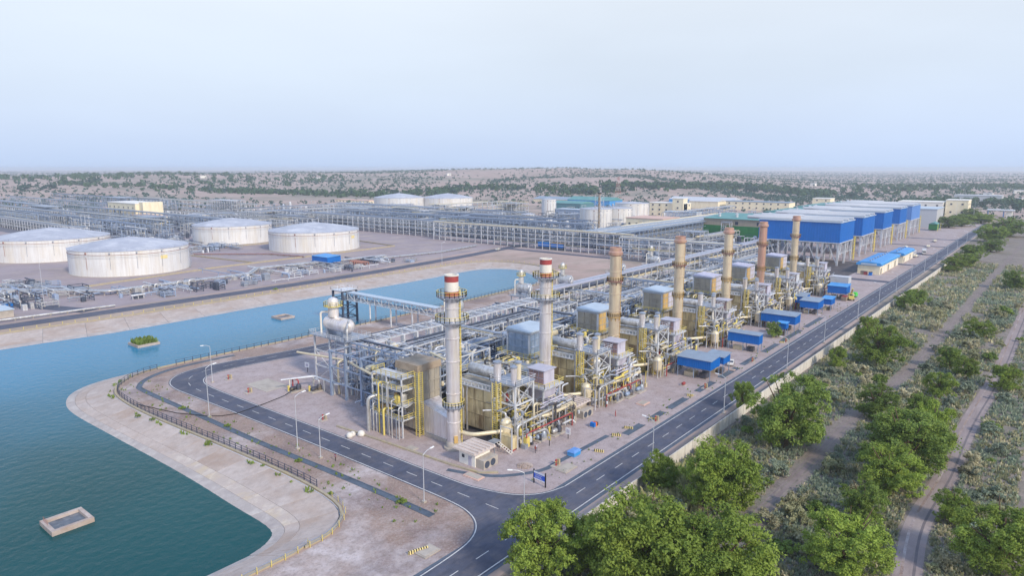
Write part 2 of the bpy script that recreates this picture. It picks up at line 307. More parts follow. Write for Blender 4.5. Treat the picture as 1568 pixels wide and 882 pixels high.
# ------------------------------------------------------------------ terrain
HD = R(39.0)
def smooth(a, b, x):
    t = max(0, min(1, (x-a)/(b-a))); return t*t*(3-2*t)
def hfun(x, y):
    """height of the plain and the low sand hills beyond the works"""
    r = math.hypot(x, y)
    if r < 1000: return 0.0
    a = math.degrees(math.atan2(y, x) - HD)      # + is to the left of the view axis
    a = (a + 180) % 360 - 180
    # long sand ridge ahead, lower to the left, falling away to the right
    ridge = 56*smooth(1000, 2500, r)*(1-.45*smooth(2700, 5200, r))
    w = .60 + .40*smooth(24, 4, a) if a > 0 else 1 - .80*smooth(-9, -26, a)
    n = mnoise.fractal(Vector((x*.0011, y*.0011, 3.1)), 1.0, 2.0, 4)
    n2 = mnoise.fractal(Vector((x*.004, y*.004, 9.1)), 1.0, 2.0, 3)
    h = ridge*w*(.92+.22*n) + (6*n + 2.0*n2)*smooth(1000, 1600, r)
    return max(-.5, min(63.5, h))
def catmull(pts, per):
    out = []
    for i in range(len(pts)-1):
        p0, p1, p2, p3 = (Vector(pts[max(0,i-1)]), Vector(pts[i]), Vector(pts[i+1]), Vector(pts[min(len(pts)-1,i+2)]))
        for k in range(per):
            t = k/per; out.append(.5*((2*p1)+(p2-p0)*t+(2*p0-5*p1+4*p2-p3)*t*t+(3*p1-p0-3*p2+p3)*t**3))
    out.append(Vector(pts[-1])); return out
LW = [(-150,96.5),(-50,96.5),(44.9,97),(52,97.2),(56.5,98.8),(58.8,102.5),(59,115),(59.4,136),(58.8,170),(58.6,192),(60.5,203),(65,211),(73,216),(85,217.5),(110,217),(150,217),(200,217),(260,217),(295,222),(312,236),(322,252),(325,264),(318,275),(308,279),(293,279),(243,276.5),(172,279),(105,277),(66,281),(-50,284),(-150,286)]
LT = [(-150,89.3),(-50,89.3),(46,89.2),(57,89.3),(63,90.2),(68.5,95.5),(70.3,110),(69.6,135),(67.8,170),(68.3,188),(70.5,197),(74.5,203),(80.5,207.5),(89,209.5),(110,209.5),(150,208.5),(200,209),(260,211.5),(302,213),(323,229),(335,249),(338,268),(333,286),(319,294),(297,296),(243,296),(172,294.5),(110,295),(71,298),(-50,302),(-150,304)]
W_ = catmull(LW, 4); T_ = catmull(LT, 4)
def in_poly(x, y, poly):
    c = False; n = len(poly); j = n-1
    for i in range(n):
        xi, yi = poly[i][0], poly[i][1]; xj, yj = poly[j][0], poly[j][1]
        if (yi > y) != (yj > y) and x < (xj-xi)*(y-yi)/(yj-yi)+xi: c = not c
        j = i
    return c
NA = 240
lake_rim = [(p.x, p.y) for p in T_]
outer = [(1000*math.cos(2*PI*k/NA), 1000*math.sin(2*PI*k/NA)) for k in range(NA)]
pts = [Vector(p) for p in lake_rim] + [Vector(p) for p in outer]
nl = len(lake_rim)
edges = [(i, (i+1) % nl) for i in range(nl)] + [(nl+i, nl+(i+1) % NA) for i in range(NA)]
vo, eo, fo, *_ = mgeo.delaunay_2d_cdt(pts, edges, [], 0, 1e-6)
gm = MB(); gv = [(v.x, v.y, 0.0) for v in vo]; gf = []
for f in fo:
    cx = sum(vo[i].x for i in f)/3; cy = sum(vo[i].y for i in f)/3
    if not in_poly(cx, cy, lake_rim): gf.append(tuple(f))
gm.add(gv, gf)
r = 1000.0; prev = outer; rings = [[(x, y, 0.0) for x, y in outer]]
while r < 15500:
    r *= 1.055
    rings.append([(r*math.cos(2*PI*k/NA), r*math.sin(2*PI*k/NA), hfun(r*math.cos(2*PI*k/NA), r*math.sin(2*PI*k/NA))) for k in range(NA)])
fv = [p for rg in rings for p in rg]
gm.add(fv, [(i*NA+k, (i+1)*NA+k, (i+1)*NA+(k+1)%NA, i*NA+(k+1)%NA) for i in range(len(rings)-1) for k in range(NA)], True)
ground = struct(gm.build('ground', M['sand']))
bm = bmesh.new(); bm.from_mesh(ground.data); bmesh.ops.remove_doubles(bm, verts=bm.verts, dist=.01); bmesh.ops.recalc_face_normals(bm, faces=bm.faces); bm.to_mesh(ground.data); bm.free()
def sheet(name, poly, z, m, kind='structure'):
    tri = mgeo.tessellate_polygon([[Vector((p[0], p[1], 0)) for p in poly]])
    b = MB(); b.add([(p[0], p[1], z) for p in poly], [tuple(t) for t in tri])
    o = b.build(name, m)
    bm = bmesh.new(); bm.from_mesh(o.data)
    for f in bm.faces:
        f.normal_update()
        if f.normal.z < 0: f.normal_flip()
    bm.to_mesh(o.data); bm.free()
    if kind: o['kind'] = kind
    return o
def offs(pts, d, closed=False):
    out = []; n = len(pts)
    for i in range(n):
        a = Vector(pts[i-1][:2]) if (i > 0 or closed) else None; b = Vector(pts[i][:2]); c = Vector(pts[(i+1) % n][:2]) if (i < n-1 or closed) else None
        t = ((b-a).normalized() if a is not None else Vector((0,0))) + ((c-b).normalized() if c is not None else Vector((0,0)))
        t.normalize(); out.append((b.x - t.y*d, b.y + t.x*d))
    return out
def ribbon(mb, pts, d0, d1, z0, z1=None):
    a, b = offs(pts, d0), offs(pts, d1)
    for i in range(len(pts)-1):
        if z1 is None: mb.quad((*a[i], z0), (*a[i+1], z0), (*b[i+1], z0), (*b[i], z0))
        else: mb.hexa([(*a[i], z0), (*a[i+1], z0), (*b[i+1], z0), (*b[i], z0)], [(*a[i], z1), (*a[i+1], z1), (*b[i+1], z1), (*b[i], z1)])
    return mb
def resample(pts, step):
    pts = [Vector(p[:2]) for p in pts]; out = [pts[0]]; acc = 0.0
    for a, b in zip(pts, pts[1:]):
        L_ = (b-a).length; d = step-acc
        while d <= L_: out.append(a.lerp(b, d/L_)); d += step
        acc = (acc + L_) % step
    return out
# surfaces inside the works
sheet('plant_yard', [(88.6,186),(89.0,86),(90,76),(94,71),(98,68.9),(900,68.9),(900,262),(402,262),(402,196.5),(395,185),(140,187),(104,191.5),(94,190.5)], .014, M['yard'])
sheet('tank_yard', [(60,318),(240,318),(400,336),(402,262),(700,262),(700,900),(60,900)], .008, M['tank_yard'])
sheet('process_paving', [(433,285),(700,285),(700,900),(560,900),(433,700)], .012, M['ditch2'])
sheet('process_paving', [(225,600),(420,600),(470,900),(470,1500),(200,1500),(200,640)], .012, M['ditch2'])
sheet('unit_shade_paving', [(112,122),(114,152),(480,158),(480,92),(362,92),(108,92),(108,110)], .018, M['shade_paving'])  # dark sheet painting the shade beneath the unit rows
sheet('verge', [(-150,88.2),(56,88.2),(64,88.8),(69.6,94.5),(71.6,110),(70.8,135),(69,170),(69.5,187.5),(71.6,196),(75.4,202),(81,206.4),(89,208.4),(300,207.8),(300,192),(133,193),(100,198),(90,196.5),(84,191.5),(83,185),(84,150),(84,80),(82,72),(78,68),(-150,68)], .010, M['verge'])
sheet('scrubland', [(-120,59.8),(900,59.8),(1400,20),(1400,-420),(-120,-420)], .006, M['scrub_ground'])
# roads
MAIN = [(-150,65.55),(900,65.55)]
b = MB(); ribbon(b, MAIN, -4.3, 4.3, .03); struct(b.build('road_shoulder', M['ditch']))
b = MB(); ribbon(b, [(x, 65.55) for x in range(-150, 901, 25)], -3.75, 3.65, .05); main_road = struct(b.build('main_road', M['asphalt']))
wr_out = [(60,69.2),(70,69.5),(75.5,70.3),(79.3,72.5),(81.6,76),(82.6,81),(82.8,92),(82.7,120),(82.2,150),(81.6,175),(81.5,186),(83.4,193),(88,198),(95,200.3),(106,199.6),(118,197.6),(133,195.6),(160,194.2),(240,193.5),(395,193.5)]
wr_in = [(395,186.5),(240,186.2),(160,186.2),(140,186.0),(128,187.2),(116,189.5),(106,191),(98,191.2),(93.0,189.4),(90,185),(88.9,176),(89.2,150),(89.6,120),(89.8,88),(90.6,80.5),(92.6,74.5),(96.2,70.8),(101,69.2)]
wo = catmull(wr_out, 4); wi = catmull(wr_in, 4)
west_road = sheet('west_road', [(p.x,p.y) for p in wo] + [(p.x,p.y) for p in wi], .048, M['asphalt'])
FAR = [(40,312),(160,309.5),(240,310),(330,318),(410,329),(520,341)]
b = MB(); ribbon(b, catmull(FAR, 5), -4.6, 4.6, .04); struct(b.build('north_road', M['asphalt']))
b = MB(); ribbon(b, [(396,322.5),(396,200),(405,110),(405,69.6)], -3.5, 3.5, .036); struct(b.build('cross_road', M['asphalt']))
b = MB(); ribbon(b, [(108,318),(70,420),(40,520)], -4, 4, .036); struct(b.build('tank_road', M['asphalt']))
for x0 in (486, 552, 615, 680): 
    b = MB(); ribbon(b, [(x0,70),(x0,108)], -3, 3, .036); struct(b.build('service_road', M['asphalt']))
# dirt tracks over the scrubland
tr1 = catmull([(60,39.5),(85,37.5),(110,36.4),(137,35.6),(164,35.5),(200,33.5),(236,31.4),(353,29.7),(642,25.5),(900,22)], 4)
tr2 = catmull([(60,5),(85,10),(109,12.6),(128,14.0),(152,12.9),(188,12.6),(244,10.5),(352,9.4),(700,5)], 4)
for tr, w, in ((tr1, 1.15), (tr2, 1.9)):
    b = MB(); 
    ed0 = [(*p, ) for p in offs(tr, -w)]; ed1 = [(*p,) for p in offs(tr, w)]
    ribbon(b, tr, -w, w, .016); t_ = struct(b.build('dirt_track', M['dirt_track' if w > 1.5 else 'dirt_dark']))
    for dd in ((-.6, .6) if w < 1.5 else (-.8, .8)):
        b = MB(); ribbon(b, tr, dd-.2, dd+.2, .022); b.build('wheel_rut', M['scrub_ground'] if w < 1.5 else (M['verge'] if dd > 0 else M['rut_dark']), t_)
# painted lines
def dashes(parent, pts, L_, gap, w, z):
    p = resample(pts, .5); n = int(L_/.5); st = int((L_+gap)/.5); i = 0; k = 0
    while i + n < len(p) and k < 150:
        bb = MB(); ribbon(bb, [(q.x, q.y) for q in p[i:i+n+1:2]], -w/2, w/2, z); bb.build('lane_dash', M['line_paint'], parent); i += st; k += 1
dashes(main_road, [(2,65.5),(520,65.5)], 3.0, 4.0, .15, .056)
bb = MB(); ribbon(bb, [(101,68.85),(900,68.85)], -.1, .1, .056); ribbon(bb, [(-150,68.85),(61,68.85)], -.1, .1, .056); bb.build('edge_line', M['line_paint'], main_road)
bb = MB(); ribbon(bb, [(-150,62.2),(900,62.2)], -.1, .1, .056); bb.build('edge_line', M['line_paint'], main_road)
bb = MB(); ribbon(bb, offs([(p.x,p.y) for p in wo], -.35), -.1, .1, .056); bb.build('edge_line', M['line_paint'], west_road)
bb = MB(); ribbon(bb, offs([(p.x,p.y) for p in wi], -.35), -.1, .1, .056); bb.build('edge_line', M['line_paint'], west_road)
cl = catmull([(86.3,73),(86.3,88),(86.2,120),(85.8,150),(85.2,176),(86.3,187),(90.5,193.5),(98,195.8),(110,194.6),(122,192.6),(140,190.4),(170,190.2),(395,190)], 5)
dashes(west_road, [(p.x,p.y) for p in cl], 3.0, 4.0, .15, .058)
# lake
sheet('lake_water', [tuple(w.lerp(t, .08)) for w, t in zip(W_, T_)], -2.0, M['water'])
bank = MB()
for i in range(len(T_)-1):
    a, b_ = T_[i], T_[i+1]; c, d = W_[i+1], W_[i]
    e_ = lambda t, w: (t.x+(w.x-t.x)*1.35, t.y+(w.y-t.y)*1.35, -2.9)
    bank.quad((a.x,a.y,-.10), (b_.x,b_.y,-.10), e_(b_, c), e_(a, d))
bank = struct(bank.build('lake_bank', M['ditch']))
# slabs of the lined slope: each a piece of its own with an open joint
def slab(i0, i1, f0, f1, m, lift):
    sb = MB(); ztop, zbot = 0.0, -2.0
    def pt(i, f, up):
        k = int(i); t = i-k; k2 = min(k+1, len(T_)-1); A = T_[k].lerp(T_[k2], t); B = W_[k].lerp(W_[k2], t); q = A.lerp(B, f); return (q.x, q.y, -2.08*f + up)
    n = max(1, int(math.ceil(i1-i0)))
    for k in range(n):
        a0 = i0+(i1-i0)*k/n; a1 = i0+(i1-i0)*(k+1)/n
        sb.hexa([pt(a0,f0,-.1), pt(a1,f0,-.1), pt(a1,f1,-.1), pt(a0,f1,-.1)], [pt(a0,f0,lift), pt(a1,f0,lift), pt(a1,f1,lift), pt(a0,f1,lift)])
    o = sb.build('bank_slab', m, bank)
    bm = bmesh.new(); bm.from_mesh(o.data); bmesh.ops.recalc_face_normals(bm, faces=bm.faces); bm.to_mesh(o.data); bm.free()
cum = [0.0]
for a, b_ in zip(T_, T_[1:]): cum.append(cum[-1] + (b_-a).length)
def idx_at(s):
    for i in range(len(cum)-1):
        if cum[i+1] >= s: return i + (s-cum[i])/max(1e-6, cum[i+1]-cum[i])
    return len(T_)-1.001
s = 170.0; k = 0
while s < cum[-1]-110:
    step = 8.5 if s < 420 else 14
    i0, i1 = idx_at(s+.05), idx_at(s+step-.05)
    mid = T_[int(i0)]; near = mid.x < 75 and mid.y < 196; farside = mid.y > 280
    slab(i0, i1, 0.012, .58, M['bank_concrete'], .03)
    if near: slab(i0, i1, .585, .80, M['bank_stain'] if 92 < mid.y < 140 else M['bank_concrete'], .032)
    else: slab(i0, i1, .585, .80, M['bank_concrete'] , .032)
    slab(i0, i1, .805, 1.22, M['bank_wet'], .05)
    s += step; k += 1
# low kerb wall along the rim, and the drain behind it
rim = [(p.x, p.y) for p in T_]
near_rim = rim[8:76]
b = MB(); ribbon(b, near_rim, -.62, -.12, -.05, .35); tag(b.build('rim_kerb', M['kerb']), 'pale low concrete kerb along the near rim of the lake', 'kerb')
far_rim = rim[76:116]
b = MB(); ribbon(b, far_rim, -.7, -.1, -.05, .5); tag(b.build('rim_kerb', M['kerb']), 'pale low concrete kerb along the far lake shore', 'kerb')
dr = [(p.x,p.y) for p in catmull([(110,205),(98,205.6),(88,204.6),(81,201),(76.8,196),(75.6,190),(75.8,162),(76,132),(76.8,110),(77.2,92),(77.2,80.5)], 4)]
b = MB(); ribbon(b, dr, -.55, .55, .02); ribbon(b, dr, -.75, -.55, .0, .10); ribbon(b, dr, .55, .75, .0, .10); tag(b.build('drain_channel', M['ditch']), 'blue-grey open drain channel between lake fence and west road', 'drain')
dr2 = [(92.2,91.5),(94,86),(97,81),(103.7,76.6),(110,76.2),(128,75.6)]
b = MB(); ribbon(b, [(p.x,p.y) for p in catmull(dr2, 3)], -.6, .6, .022); tag(b.build('drain_channel', M['ditch']), 'dark open drain channel bending behind the blue road sign', 'drain')
for i, (x0, x1) in enumerate([(131,139),(143,150),(153,163),(170,181),(186,199),(203,214),(222,236),(241,262),(268,290)]):
    b = MB(); b.box(x0,72.2,.02,x1,73.5,.03); b.box(x0,71.95,0,x1,72.2,.14); b.box(x0,73.5,0,x1,73.75,.14)
    tag(b.build('drain_channel', M['ditch']), f'{ORD[i]} drain stretch beside the main road counted from the blue road sign', 'drain', 'roadside drain stretches')
# yard kerb along the west side of the plant
b = MB(); ribbon(b, [(92.6,128),(93.2,118),(94.2,92),(95.0,85.5),(97.5,82.5)], -.25, .25, 0, .35); tag(b.build('yard_kerb', M['kerb']), 'yellowed concrete kerb edging the plant yard by the west road', 'kerb')
# ------------------------------------------------------------------ storage tanks
def tank(x, y, r, h, label, roof=.17, n=56, mark=None, courses=True, band=True, ang=3.9, group='storage tanks', wm='tank_white', rm='tank_roof', stairs=True):
    t = thing('storage_tank', label, 'tank', (x, y, 0), 0, group)
    MB().lathe([(r, .25), (r, h)], n).build('shell', M[wm], t)
    MB().lathe([(r*1.015, 0), (r*1.015, .25), (r, .25)], n, caps=False).build('foot_ring', M['concrete'], t)
    nc = max(3, int(h/2)); b = MB()
    for c in range(1, nc): z = h*c/nc; b.lathe([(r, z-.03), (r+.025, z-.03), (r+.025, z+.03), (r, z+.03)], n, caps=False)
    b.build('seam', M[wm], t)
    b = MB(); b.lathe([(r+.25, h-.02), (r+.25, h+.14), (r*.5, h+roof*r*.62), (.6, h+roof*r), (0.001, h+roof*r+.02)], n); rf = b.build('roof', M[rm], t)
    b = MB(); b.lathe([(.9, h+roof*r-.3), (.9, h+roof*r+.5), (.001, h+roof*r+.6)], 10); b.build('vent', M['galv'], rf)
    if band:
        b = MB()
        for z, w_, g in ((h*.86, .16, .22), ):
            b.lathe([(r+g, z), (r+g, z+w_), (r+.02, z+w_), (r+.02, z)], n, caps=False)
        b.build('wind_girder', M['rust_band'], t)
        b = MB()
        for z in (h*.73, h*.79):
            b.lathe([(r+.10, z), (r+.10, z+.08), (r+.03, z+.08), (r+.03, z)], n, caps=False)
        b.build('spray_ring', M['galv'], t)
    b = MB(); k = 22
    for i in range(k):
        a = 2*PI*i/k; a2 = 2*PI*(i+1)/k
        p = Vector((math.cos(a)*(r+.1), math.sin(a)*(r+.1), h+.1)); q = Vector((math.cos(a2)*(r+.1), math.sin(a2)*(r+.1), h+.1)); up = Vector((0,0,1.0))
        b.bar(p, p+up, .10)
        b.bar(p+up, q+up, .07)
    b.build('railing', M['galv'], t)
    for i in range(5):
        a = ang - .75 + i*.42; b = MB(); b.bar((math.cos(a)*(r+.14), math.sin(a)*(r+.14), h*.30), (math.cos(a)*(r+.14), math.sin(a)*(r+.14), h*.78), .16); b.box(math.cos(a)*(r+.2)-.35, math.sin(a)*(r+.2)-.35, h*.9, math.cos(a)*(r+.2)+.35, math.sin(a)*(r+.2)+.35, h*.9+.9); b.build('riser_pipe', M['rust_band'] if i == 0 else M['galv'], t)
    if stairs:
        b = MB(); a0 = ang+1.25; ns = int(h/.5); 
        for i in range(ns):
            a = a0 + i*.9/r; z = h*i/ns
            c0, s0 = math.cos(a), math.sin(a); b.bar((c0*(r+.15), s0*(r+.15), z), (c0*(r+1.1), s0*(r+1.1), z), .7, .12)
            b.bar((c0*(r+1.1), s0*(r+1.1), z), (c0*(r+1.1), s0*(r+1.1), z+1.1), .06)
        b.build('stairs', M['galv'], t)
    if mark:
        a = mark; b = MB(); w_ = 2.1/r
        P0 = [(math.cos(a+d)*(r+.08), math.sin(a+d)*(r+.08)) for d in (-w_, -w_/2, 0, w_/2, w_)]
        for p, q in zip(P0, P0[1:]): b.quad((*p, h*.60), (*q, h*.60), (*q, h*.74), (*p, h*.74))
        b.build('tank_plate', M['stripe_yellow'], t)
    return t
FV = math.atan2(-435, -170)
tank(172.0, 433.6, 31.9, 14.2, 'large white storage tank with yellow plate nearest the lake, grey-blue conical roof', mark=FV+.55, ang=FV)
tank(163.6, 537.4, 34.8, 14.2, 'large white storage tank half cut by the picture edge behind the yellow-plated one', ang=FV)
tank(294.7, 537.2, 30.7, 14.2, 'white storage tank with dark vertical pipes standing between two larger tanks', ang=FV+.1)
tank(307.4, 441.8, 33.0, 14.2, 'wide white storage tank beside the small blue shed, yellowish stains at foot', mark=FV+.75, ang=FV+.1)
tank(690, 775, 37, 17, 'far white tank with conical roof beside its twin, behind two small tanks', ang=FV, band=False)
tank(748, 731, 38, 16, 'far white tank with conical roof, the one closer to the central chimneys', ang=FV, band=False)
tank(633, 727, 8.8, 9, 'small cylindrical white tank, first in front of the far twin tanks', ang=FV, band=False, n=28, group='small tanks', stairs=False, roof=.12)
tank(647.3, 711.2, 9.6, 10.2, 'small silvery tank, second in front of the far twin tanks', ang=FV, band=False, n=28, group='small tanks', stairs=False, wm='stack_silver', roof=.12)
tank(600.6, 375.6, 16.5, 19, 'tall white tank behind the lattice flare stack', ang=FV, band=False, n=40, group='mid tanks', roof=.10)
tank(625, 362, 13, 19, 'tall cream-white tank touching the lattice flare stack on its right', ang=FV, band=False, n=40, group='mid tanks', roof=.10)
tank(726, 404, 20, 19, 'pale blue-white tank between lattice flare stack and cream office block', ang=FV, band=False, n=40, group='mid tanks', roof=.08)
tank(392, 775, 17, 8, 'low white tank behind the cream hall, left one of the low pair', ang=FV, band=False, n=32, group='low tanks', roof=.1)
tank(398, 722, 17, 8, 'low white tank behind the cream hall, right one of the low pair', ang=FV, band=False, n=32, group='low tanks', roof=.1)
tank(690, 500, 9, 22, 'slim pale tank standing behind the yellow-railed process tower', ang=FV, band=False, n=24, group='mid tanks', roof=.15, stairs=False)
tank(560, 432, 7, 13, 'small white round tank behind the long pipe rack by the teal sheds', ang=FV, band=False, n=24, group='mid tanks', roof=.15, stairs=False)
for i, (x, y, r_) in enumerate([(545,402,3.2),(551,392,3.2),(540,388,3.0),(556,381,3.0),(565,408,3.4)]):
    b = MB(); b.lathe([(r_, 0), (r_, 7), (r_*.7, 8.4), (.3, 9)], 16); v = b.build('process_vessel', M['tank_white'], None, (x, y, 0)); tag(v, f'{ORD[i]} squat white vessel of the cluster between pipe rack and flare stack', 'vessel', 'squat white vessels')

# ------------------------------------------------------------------ pipe racks
def rack(x, y, L_, ax, w, h, tiers, label, bay=7.0, npipe=5, steel='steel_pale', pipes=('pipe_alu','steel_blue','galv','steel_dark','galv','pipe_cream'), rz=None, col=.45, roofed=False, seed=1, z0=0, base=3.5, opentop=False):
    """a pipe rack starting at (x,y), running L_ along X ('x') or Y ('y'); every bent, tier of beams and pipe its own part"""
    rr = random.Random(seed); t = thing('pipe_rack', label, 'pipe rack', (x, y, z0), 0 if ax == 'x' else PI/2, 'pipe racks')
    if rz is not None: t.rotation_euler = (0, 0, rz)
    npipe += 2 if bay > 6.5 else 1
    zs = [base + (h-base)*k/max(1, tiers-1) for k in range(tiers)]
    b = MB()
    for s in (0, w): b.box(-col/2, s-col/2, 0, col/2, s+col/2, h)
    for z in zs: b.box(-col*.4, 0, z-.22, col*.4, w, z+.12)
    b.bar((0, 0, .2), (0, w, zs[0]-.2), .16) if tiers < 3 else None
    me = b.mesh('frame'); me.materials.append(M[steel]); n = max(1, int(round(L_/bay))); bay = L_/n
    for i in range(n+1): link('frame', me, t, (i*bay, 0, 0))
    for k, z in enumerate(zs):
        b = MB()
        for s in (0, w): b.box(col*.5, s-.13, z-.18, L_-col*.5, s+.13, z+.16)
        b.build('beam', M[steel], t)
    if opentop:
        for i in range(int(L_/1.7)): MB().box(i*1.7+.5, .1, zs[-1]-.1, i*1.7+.75, w-.1, zs[-1]+.12).build('cross_beam', M[steel], t)
    for k, z in enumerate(zs):
        if opentop and k == len(zs)-1: continue
        for j in range(npipe):
            if rr.random() < .15: continue
            r_ = rr.choice((.16, .2, .28, .34))*(1.45 if bay > 6.5 else 1); yy = .5 + (w-1)*(j+.5)/npipe + rr.uniform(-.1, .1); a0 = rr.choice((0, 0, 0, L_*rr.uniform(.1,.4))); a1 = rr.choice((L_, L_, L_, L_*rr.uniform(.6,.9)))
            b = MB(); b.tube((a0-.6, yy, z+.14+r_), (a1+.6, yy, z+.14+r_), r_, 7); b.build('pipe', M[rr.choice(pipes)], t)
    if roofed:
        b = MB(); b.box(-.8, -.6, h+.25, L_+.8, w+.6, h+.5); b.build('roof', M[roofed], t)
    return t
rack(417, 228, 190, 'y', 7, 14.5, 4, 'long four-tier pipe rack crossing behind the lake end', bay=6.8, npipe=5, seed=2)
rack(428, 420, 250, 'y', 7, 14, 4, 'pale four-tier pipe rack running on behind the wide white tank', bay=8, npipe=4, seed=3)
rack(470, 300, 330, 'y', 8, 15, 3, 'second pipe rack row parallel behind the long four-tier rack', bay=8, npipe=4, seed=4, steel='steel_blue')
rack(520, 330, 300, 'y', 8, 13, 3, 'third pipe rack row farther behind the long four-tier rack', bay=9, npipe=4, seed=5, steel='steel_blue')
rack(575, 440, 320, 'y', 8, 13, 3, 'fourth pipe rack row in front of the far twin tanks', bay=10, npipe=3, seed=6)
rack(405, 150, 80, 'y', 7, 14, 4, 'pipe rack bays between cross road and the chimney row', bay=7, npipe=4, seed=7)
rack(412, 238, 165, 'x', 8, 15, 4, 'bluish roofed pipe rack leading toward the green hall', bay=7, npipe=4, seed=8, steel='steel_blue', roofed='shed_roof')
rack(425, 208, 130, 'x', 7, 9, 3, 'low pipe rack in front of the green hall', bay=7, npipe=3, seed=9)
rack(440, 262, 260, 'x', 26, 12, 2, 'broad grey-roofed pipe hall behind the blue cross rack', bay=9, npipe=4, seed=10, steel='steel_blue', roofed='shed_roof')
rack(260, 620, 320, 'y', 8, 12, 3, 'pipe rack behind the two front tanks at picture left', bay=10, npipe=3, seed=11, steel='steel_blue')
rack(330, 600, 340, 'y', 8, 13, 3, 'pipe rack running beside the cream hall at picture left', bay=10, npipe=3, seed=12, steel='steel_blue')
rack(240, 820, 420, 'y', 10, 14, 4, 'distant dense pipe rack at the left picture edge', bay=12, npipe=3, seed=13, steel='steel_blue')
rack(420, 900, 420, 'y', 12, 18, 4, 'tall distant pipe rack behind the cream hall', bay=14, npipe=3, seed=14, steel='steel_blue')
rack(300, 1000, 420, 'y', 12, 15, 3, 'far off pipe rack rising beyond the cream hall at left', bay=14, npipe=3, seed=15, steel='steel_blue')
rack(250, 700, 220, 'x', 8, 12, 3, 'pipe rack crossing just behind the picture-edge tank', bay=9, npipe=3, seed=16, steel='steel_blue')
rack(400, 690, 220, 'x', 8, 12, 3, 'pipe rack leading to the far twin tanks', bay=10, npipe=3, seed=17, steel='steel_pale')
rack(560, 560, 130, 'x', 9, 18, 4, 'pipe rack behind the yellow-railed process tower', bay=9, npipe=3, seed=18)
rack(480, 800, 330, 'y', 10, 14, 3, 'far pipe rack in front of the red-roofed store', bay=12, npipe=3, seed=19)
rack(690, 330, 170, 'x', 8, 12, 3, 'pipe rack behind the cream office block', bay=10, npipe=3, seed=20, steel='steel_blue')
rack(370, 560, 280, 'y', 9, 12, 3, 'pipe rack behind the dark-piped white tank', bay=9, npipe=3, seed=21, steel='steel_pale')
rack(320, 470+130, 100, 'x', 8, 10, 3, 'short pipe rack beside the dark-piped white tank', bay=9, npipe=3, seed=22, steel='steel_blue')
for i, (x, y, L_, ax, h, lb) in enumerate(((448,300,340,'y',11,'pipe rack squeezed between the first and second rack rows'),(495,310,320,'y',12,'pipe rack between the second and third rack rows'),(548,400,330,'y',12,'pipe rack between the third and fourth rack rows'),(600,470,300,'y',12,'pipe rack just before the far small tanks'),(395,560,260,'y',12,'pipe rack left of the pale four-tier rack'),(290,640,300,'y',12,'pipe rack between the left rack rows'),(222,640,300,'y',10,'pipe rack row right behind the picture-edge tank'),(360,930,420,'y',15,'distant rack between the tall and far off racks'),(270,860,380,'y',13,'distant rack left of the cream hall'),(460,560,150,'x',12,'rack crossing the rack rows toward the yellow-railed tower'),(430,760,180,'x',12,'rack crossing behind the pale-topped structure'),(440,470,170,'x',12,'rack crossing the rows behind the wide tank'),(620,300,120,'x',9,'rack beside the broad grey-roofed pipe hall'))):
    rack(x, y, L_, ax, 7, h, 3, lb, bay=8, npipe=4, seed=300+i, steel='steel_blue' if i % 2 else 'steel_pale')
# low pipe trestles round the tank yard
def low_pipes(pts, label, n=3, sp=.9, r_=.32, z=1.3, step=6, m='pipe_alu'):
    t = thing('pipe_trestle', label, 'pipe', (0,0,0), 0, 'low pipe trestles')
    c = offs(pts, 0); tot = resample(pts, step)
    for j in range(n):
        o = offs(pts, (j-(n-1)/2)*sp); b = MB(); b.bend([(p[0], p[1], z+.1*j) for p in o], r_, 8, 1.6); b.build('pipe', M[m if j % 2 == 0 else 'galv'], t)
    bb = MB(); bb.box(-.25, -.25, 0, .25, .25, z-.35); bb.box(-n*sp*.6, -.2, z-.5, n*sp*.6, .2, z-.32); me = bb.mesh('support'); me.materials.append(M['concrete'])
    for i in range(0, len(tot)-1):
        d = tot[i+1]-tot[i]; o = link('support', me, t, (tot[i].x, tot[i].y, 0)); o.rotation_euler = (0, 0, math.atan2(d.y, d.x)+PI/2)
    return t
low_pipes([(96,398),(128,352),(200,350),(214,366),(300,352)], 'silvery pipes on trestles bending round the corner of the front tank yard', 3, 1.1, .42, 2.0)
low_pipes([(70,322),(118,318.5)], 'single white pipe along the far lake road at picture left', 1, 1, .45, .9)
low_pipes([(255,372),(300,350),(345,344),(392,352)], 'grey pipes along the far lake road beyond the blue shed', 2, .9, .35, 1.1)
low_pipes([(60,470),(100,420),(126,372)], 'dark pipe bundle descending at picture left beside the front tank', 4, .9, .3, 1.4, m='galv')
low_pipes([(228,470),(262,430),(268,398)], 'pinkish pipe run between front tank and wide tank', 2, .9, .35, 1.0, m='rust_band')
low_pipes([(212,500),(255,505),(262,560)], 'pipe run on trestles at the foot of the dark-piped tank', 3, .9, .3, 1.8)
for i, x in enumerate((141, 147, 158, 164)):
    b = MB(); b.bend([(x,346,0),(x,346,3.4),(x+3.2,346,3.4),(x+3.2,346,0)], .42, 10, 1.2); tag(b.build('pipe_loop', M['pipe_alu']), f'{ORD[i]} white pipe loop in front of the front tank counted from the lamp mast', 'pipe', 'white pipe loops')
for i, (x, y) in enumerate(((88,356),(92,372),(100,366))):
    b = MB(); b.bend([(x,y,0),(x,y,3.6),(x-1,y+9,3.6),(x-1,y+9,.4)], .45, 10, 1.4); b.bend([(x+1.5,y,0),(x+1.5,y,2.6),(x+1.5,y+7,2.6)], .3, 8, 1); tag(b.build('pipe_loop', M['pipe_alu']), f'{ORD[i]} silver pipe loop of the pump yard at picture left', 'pipe', 'pump yard pipe loops')
b = MB(); b.box(75,330,0,84,342,3.0); o = b.build('pump_house', M['concrete']); tag(o, 'pale flat concrete pump house at the left picture edge by the lake road', 'pump house')
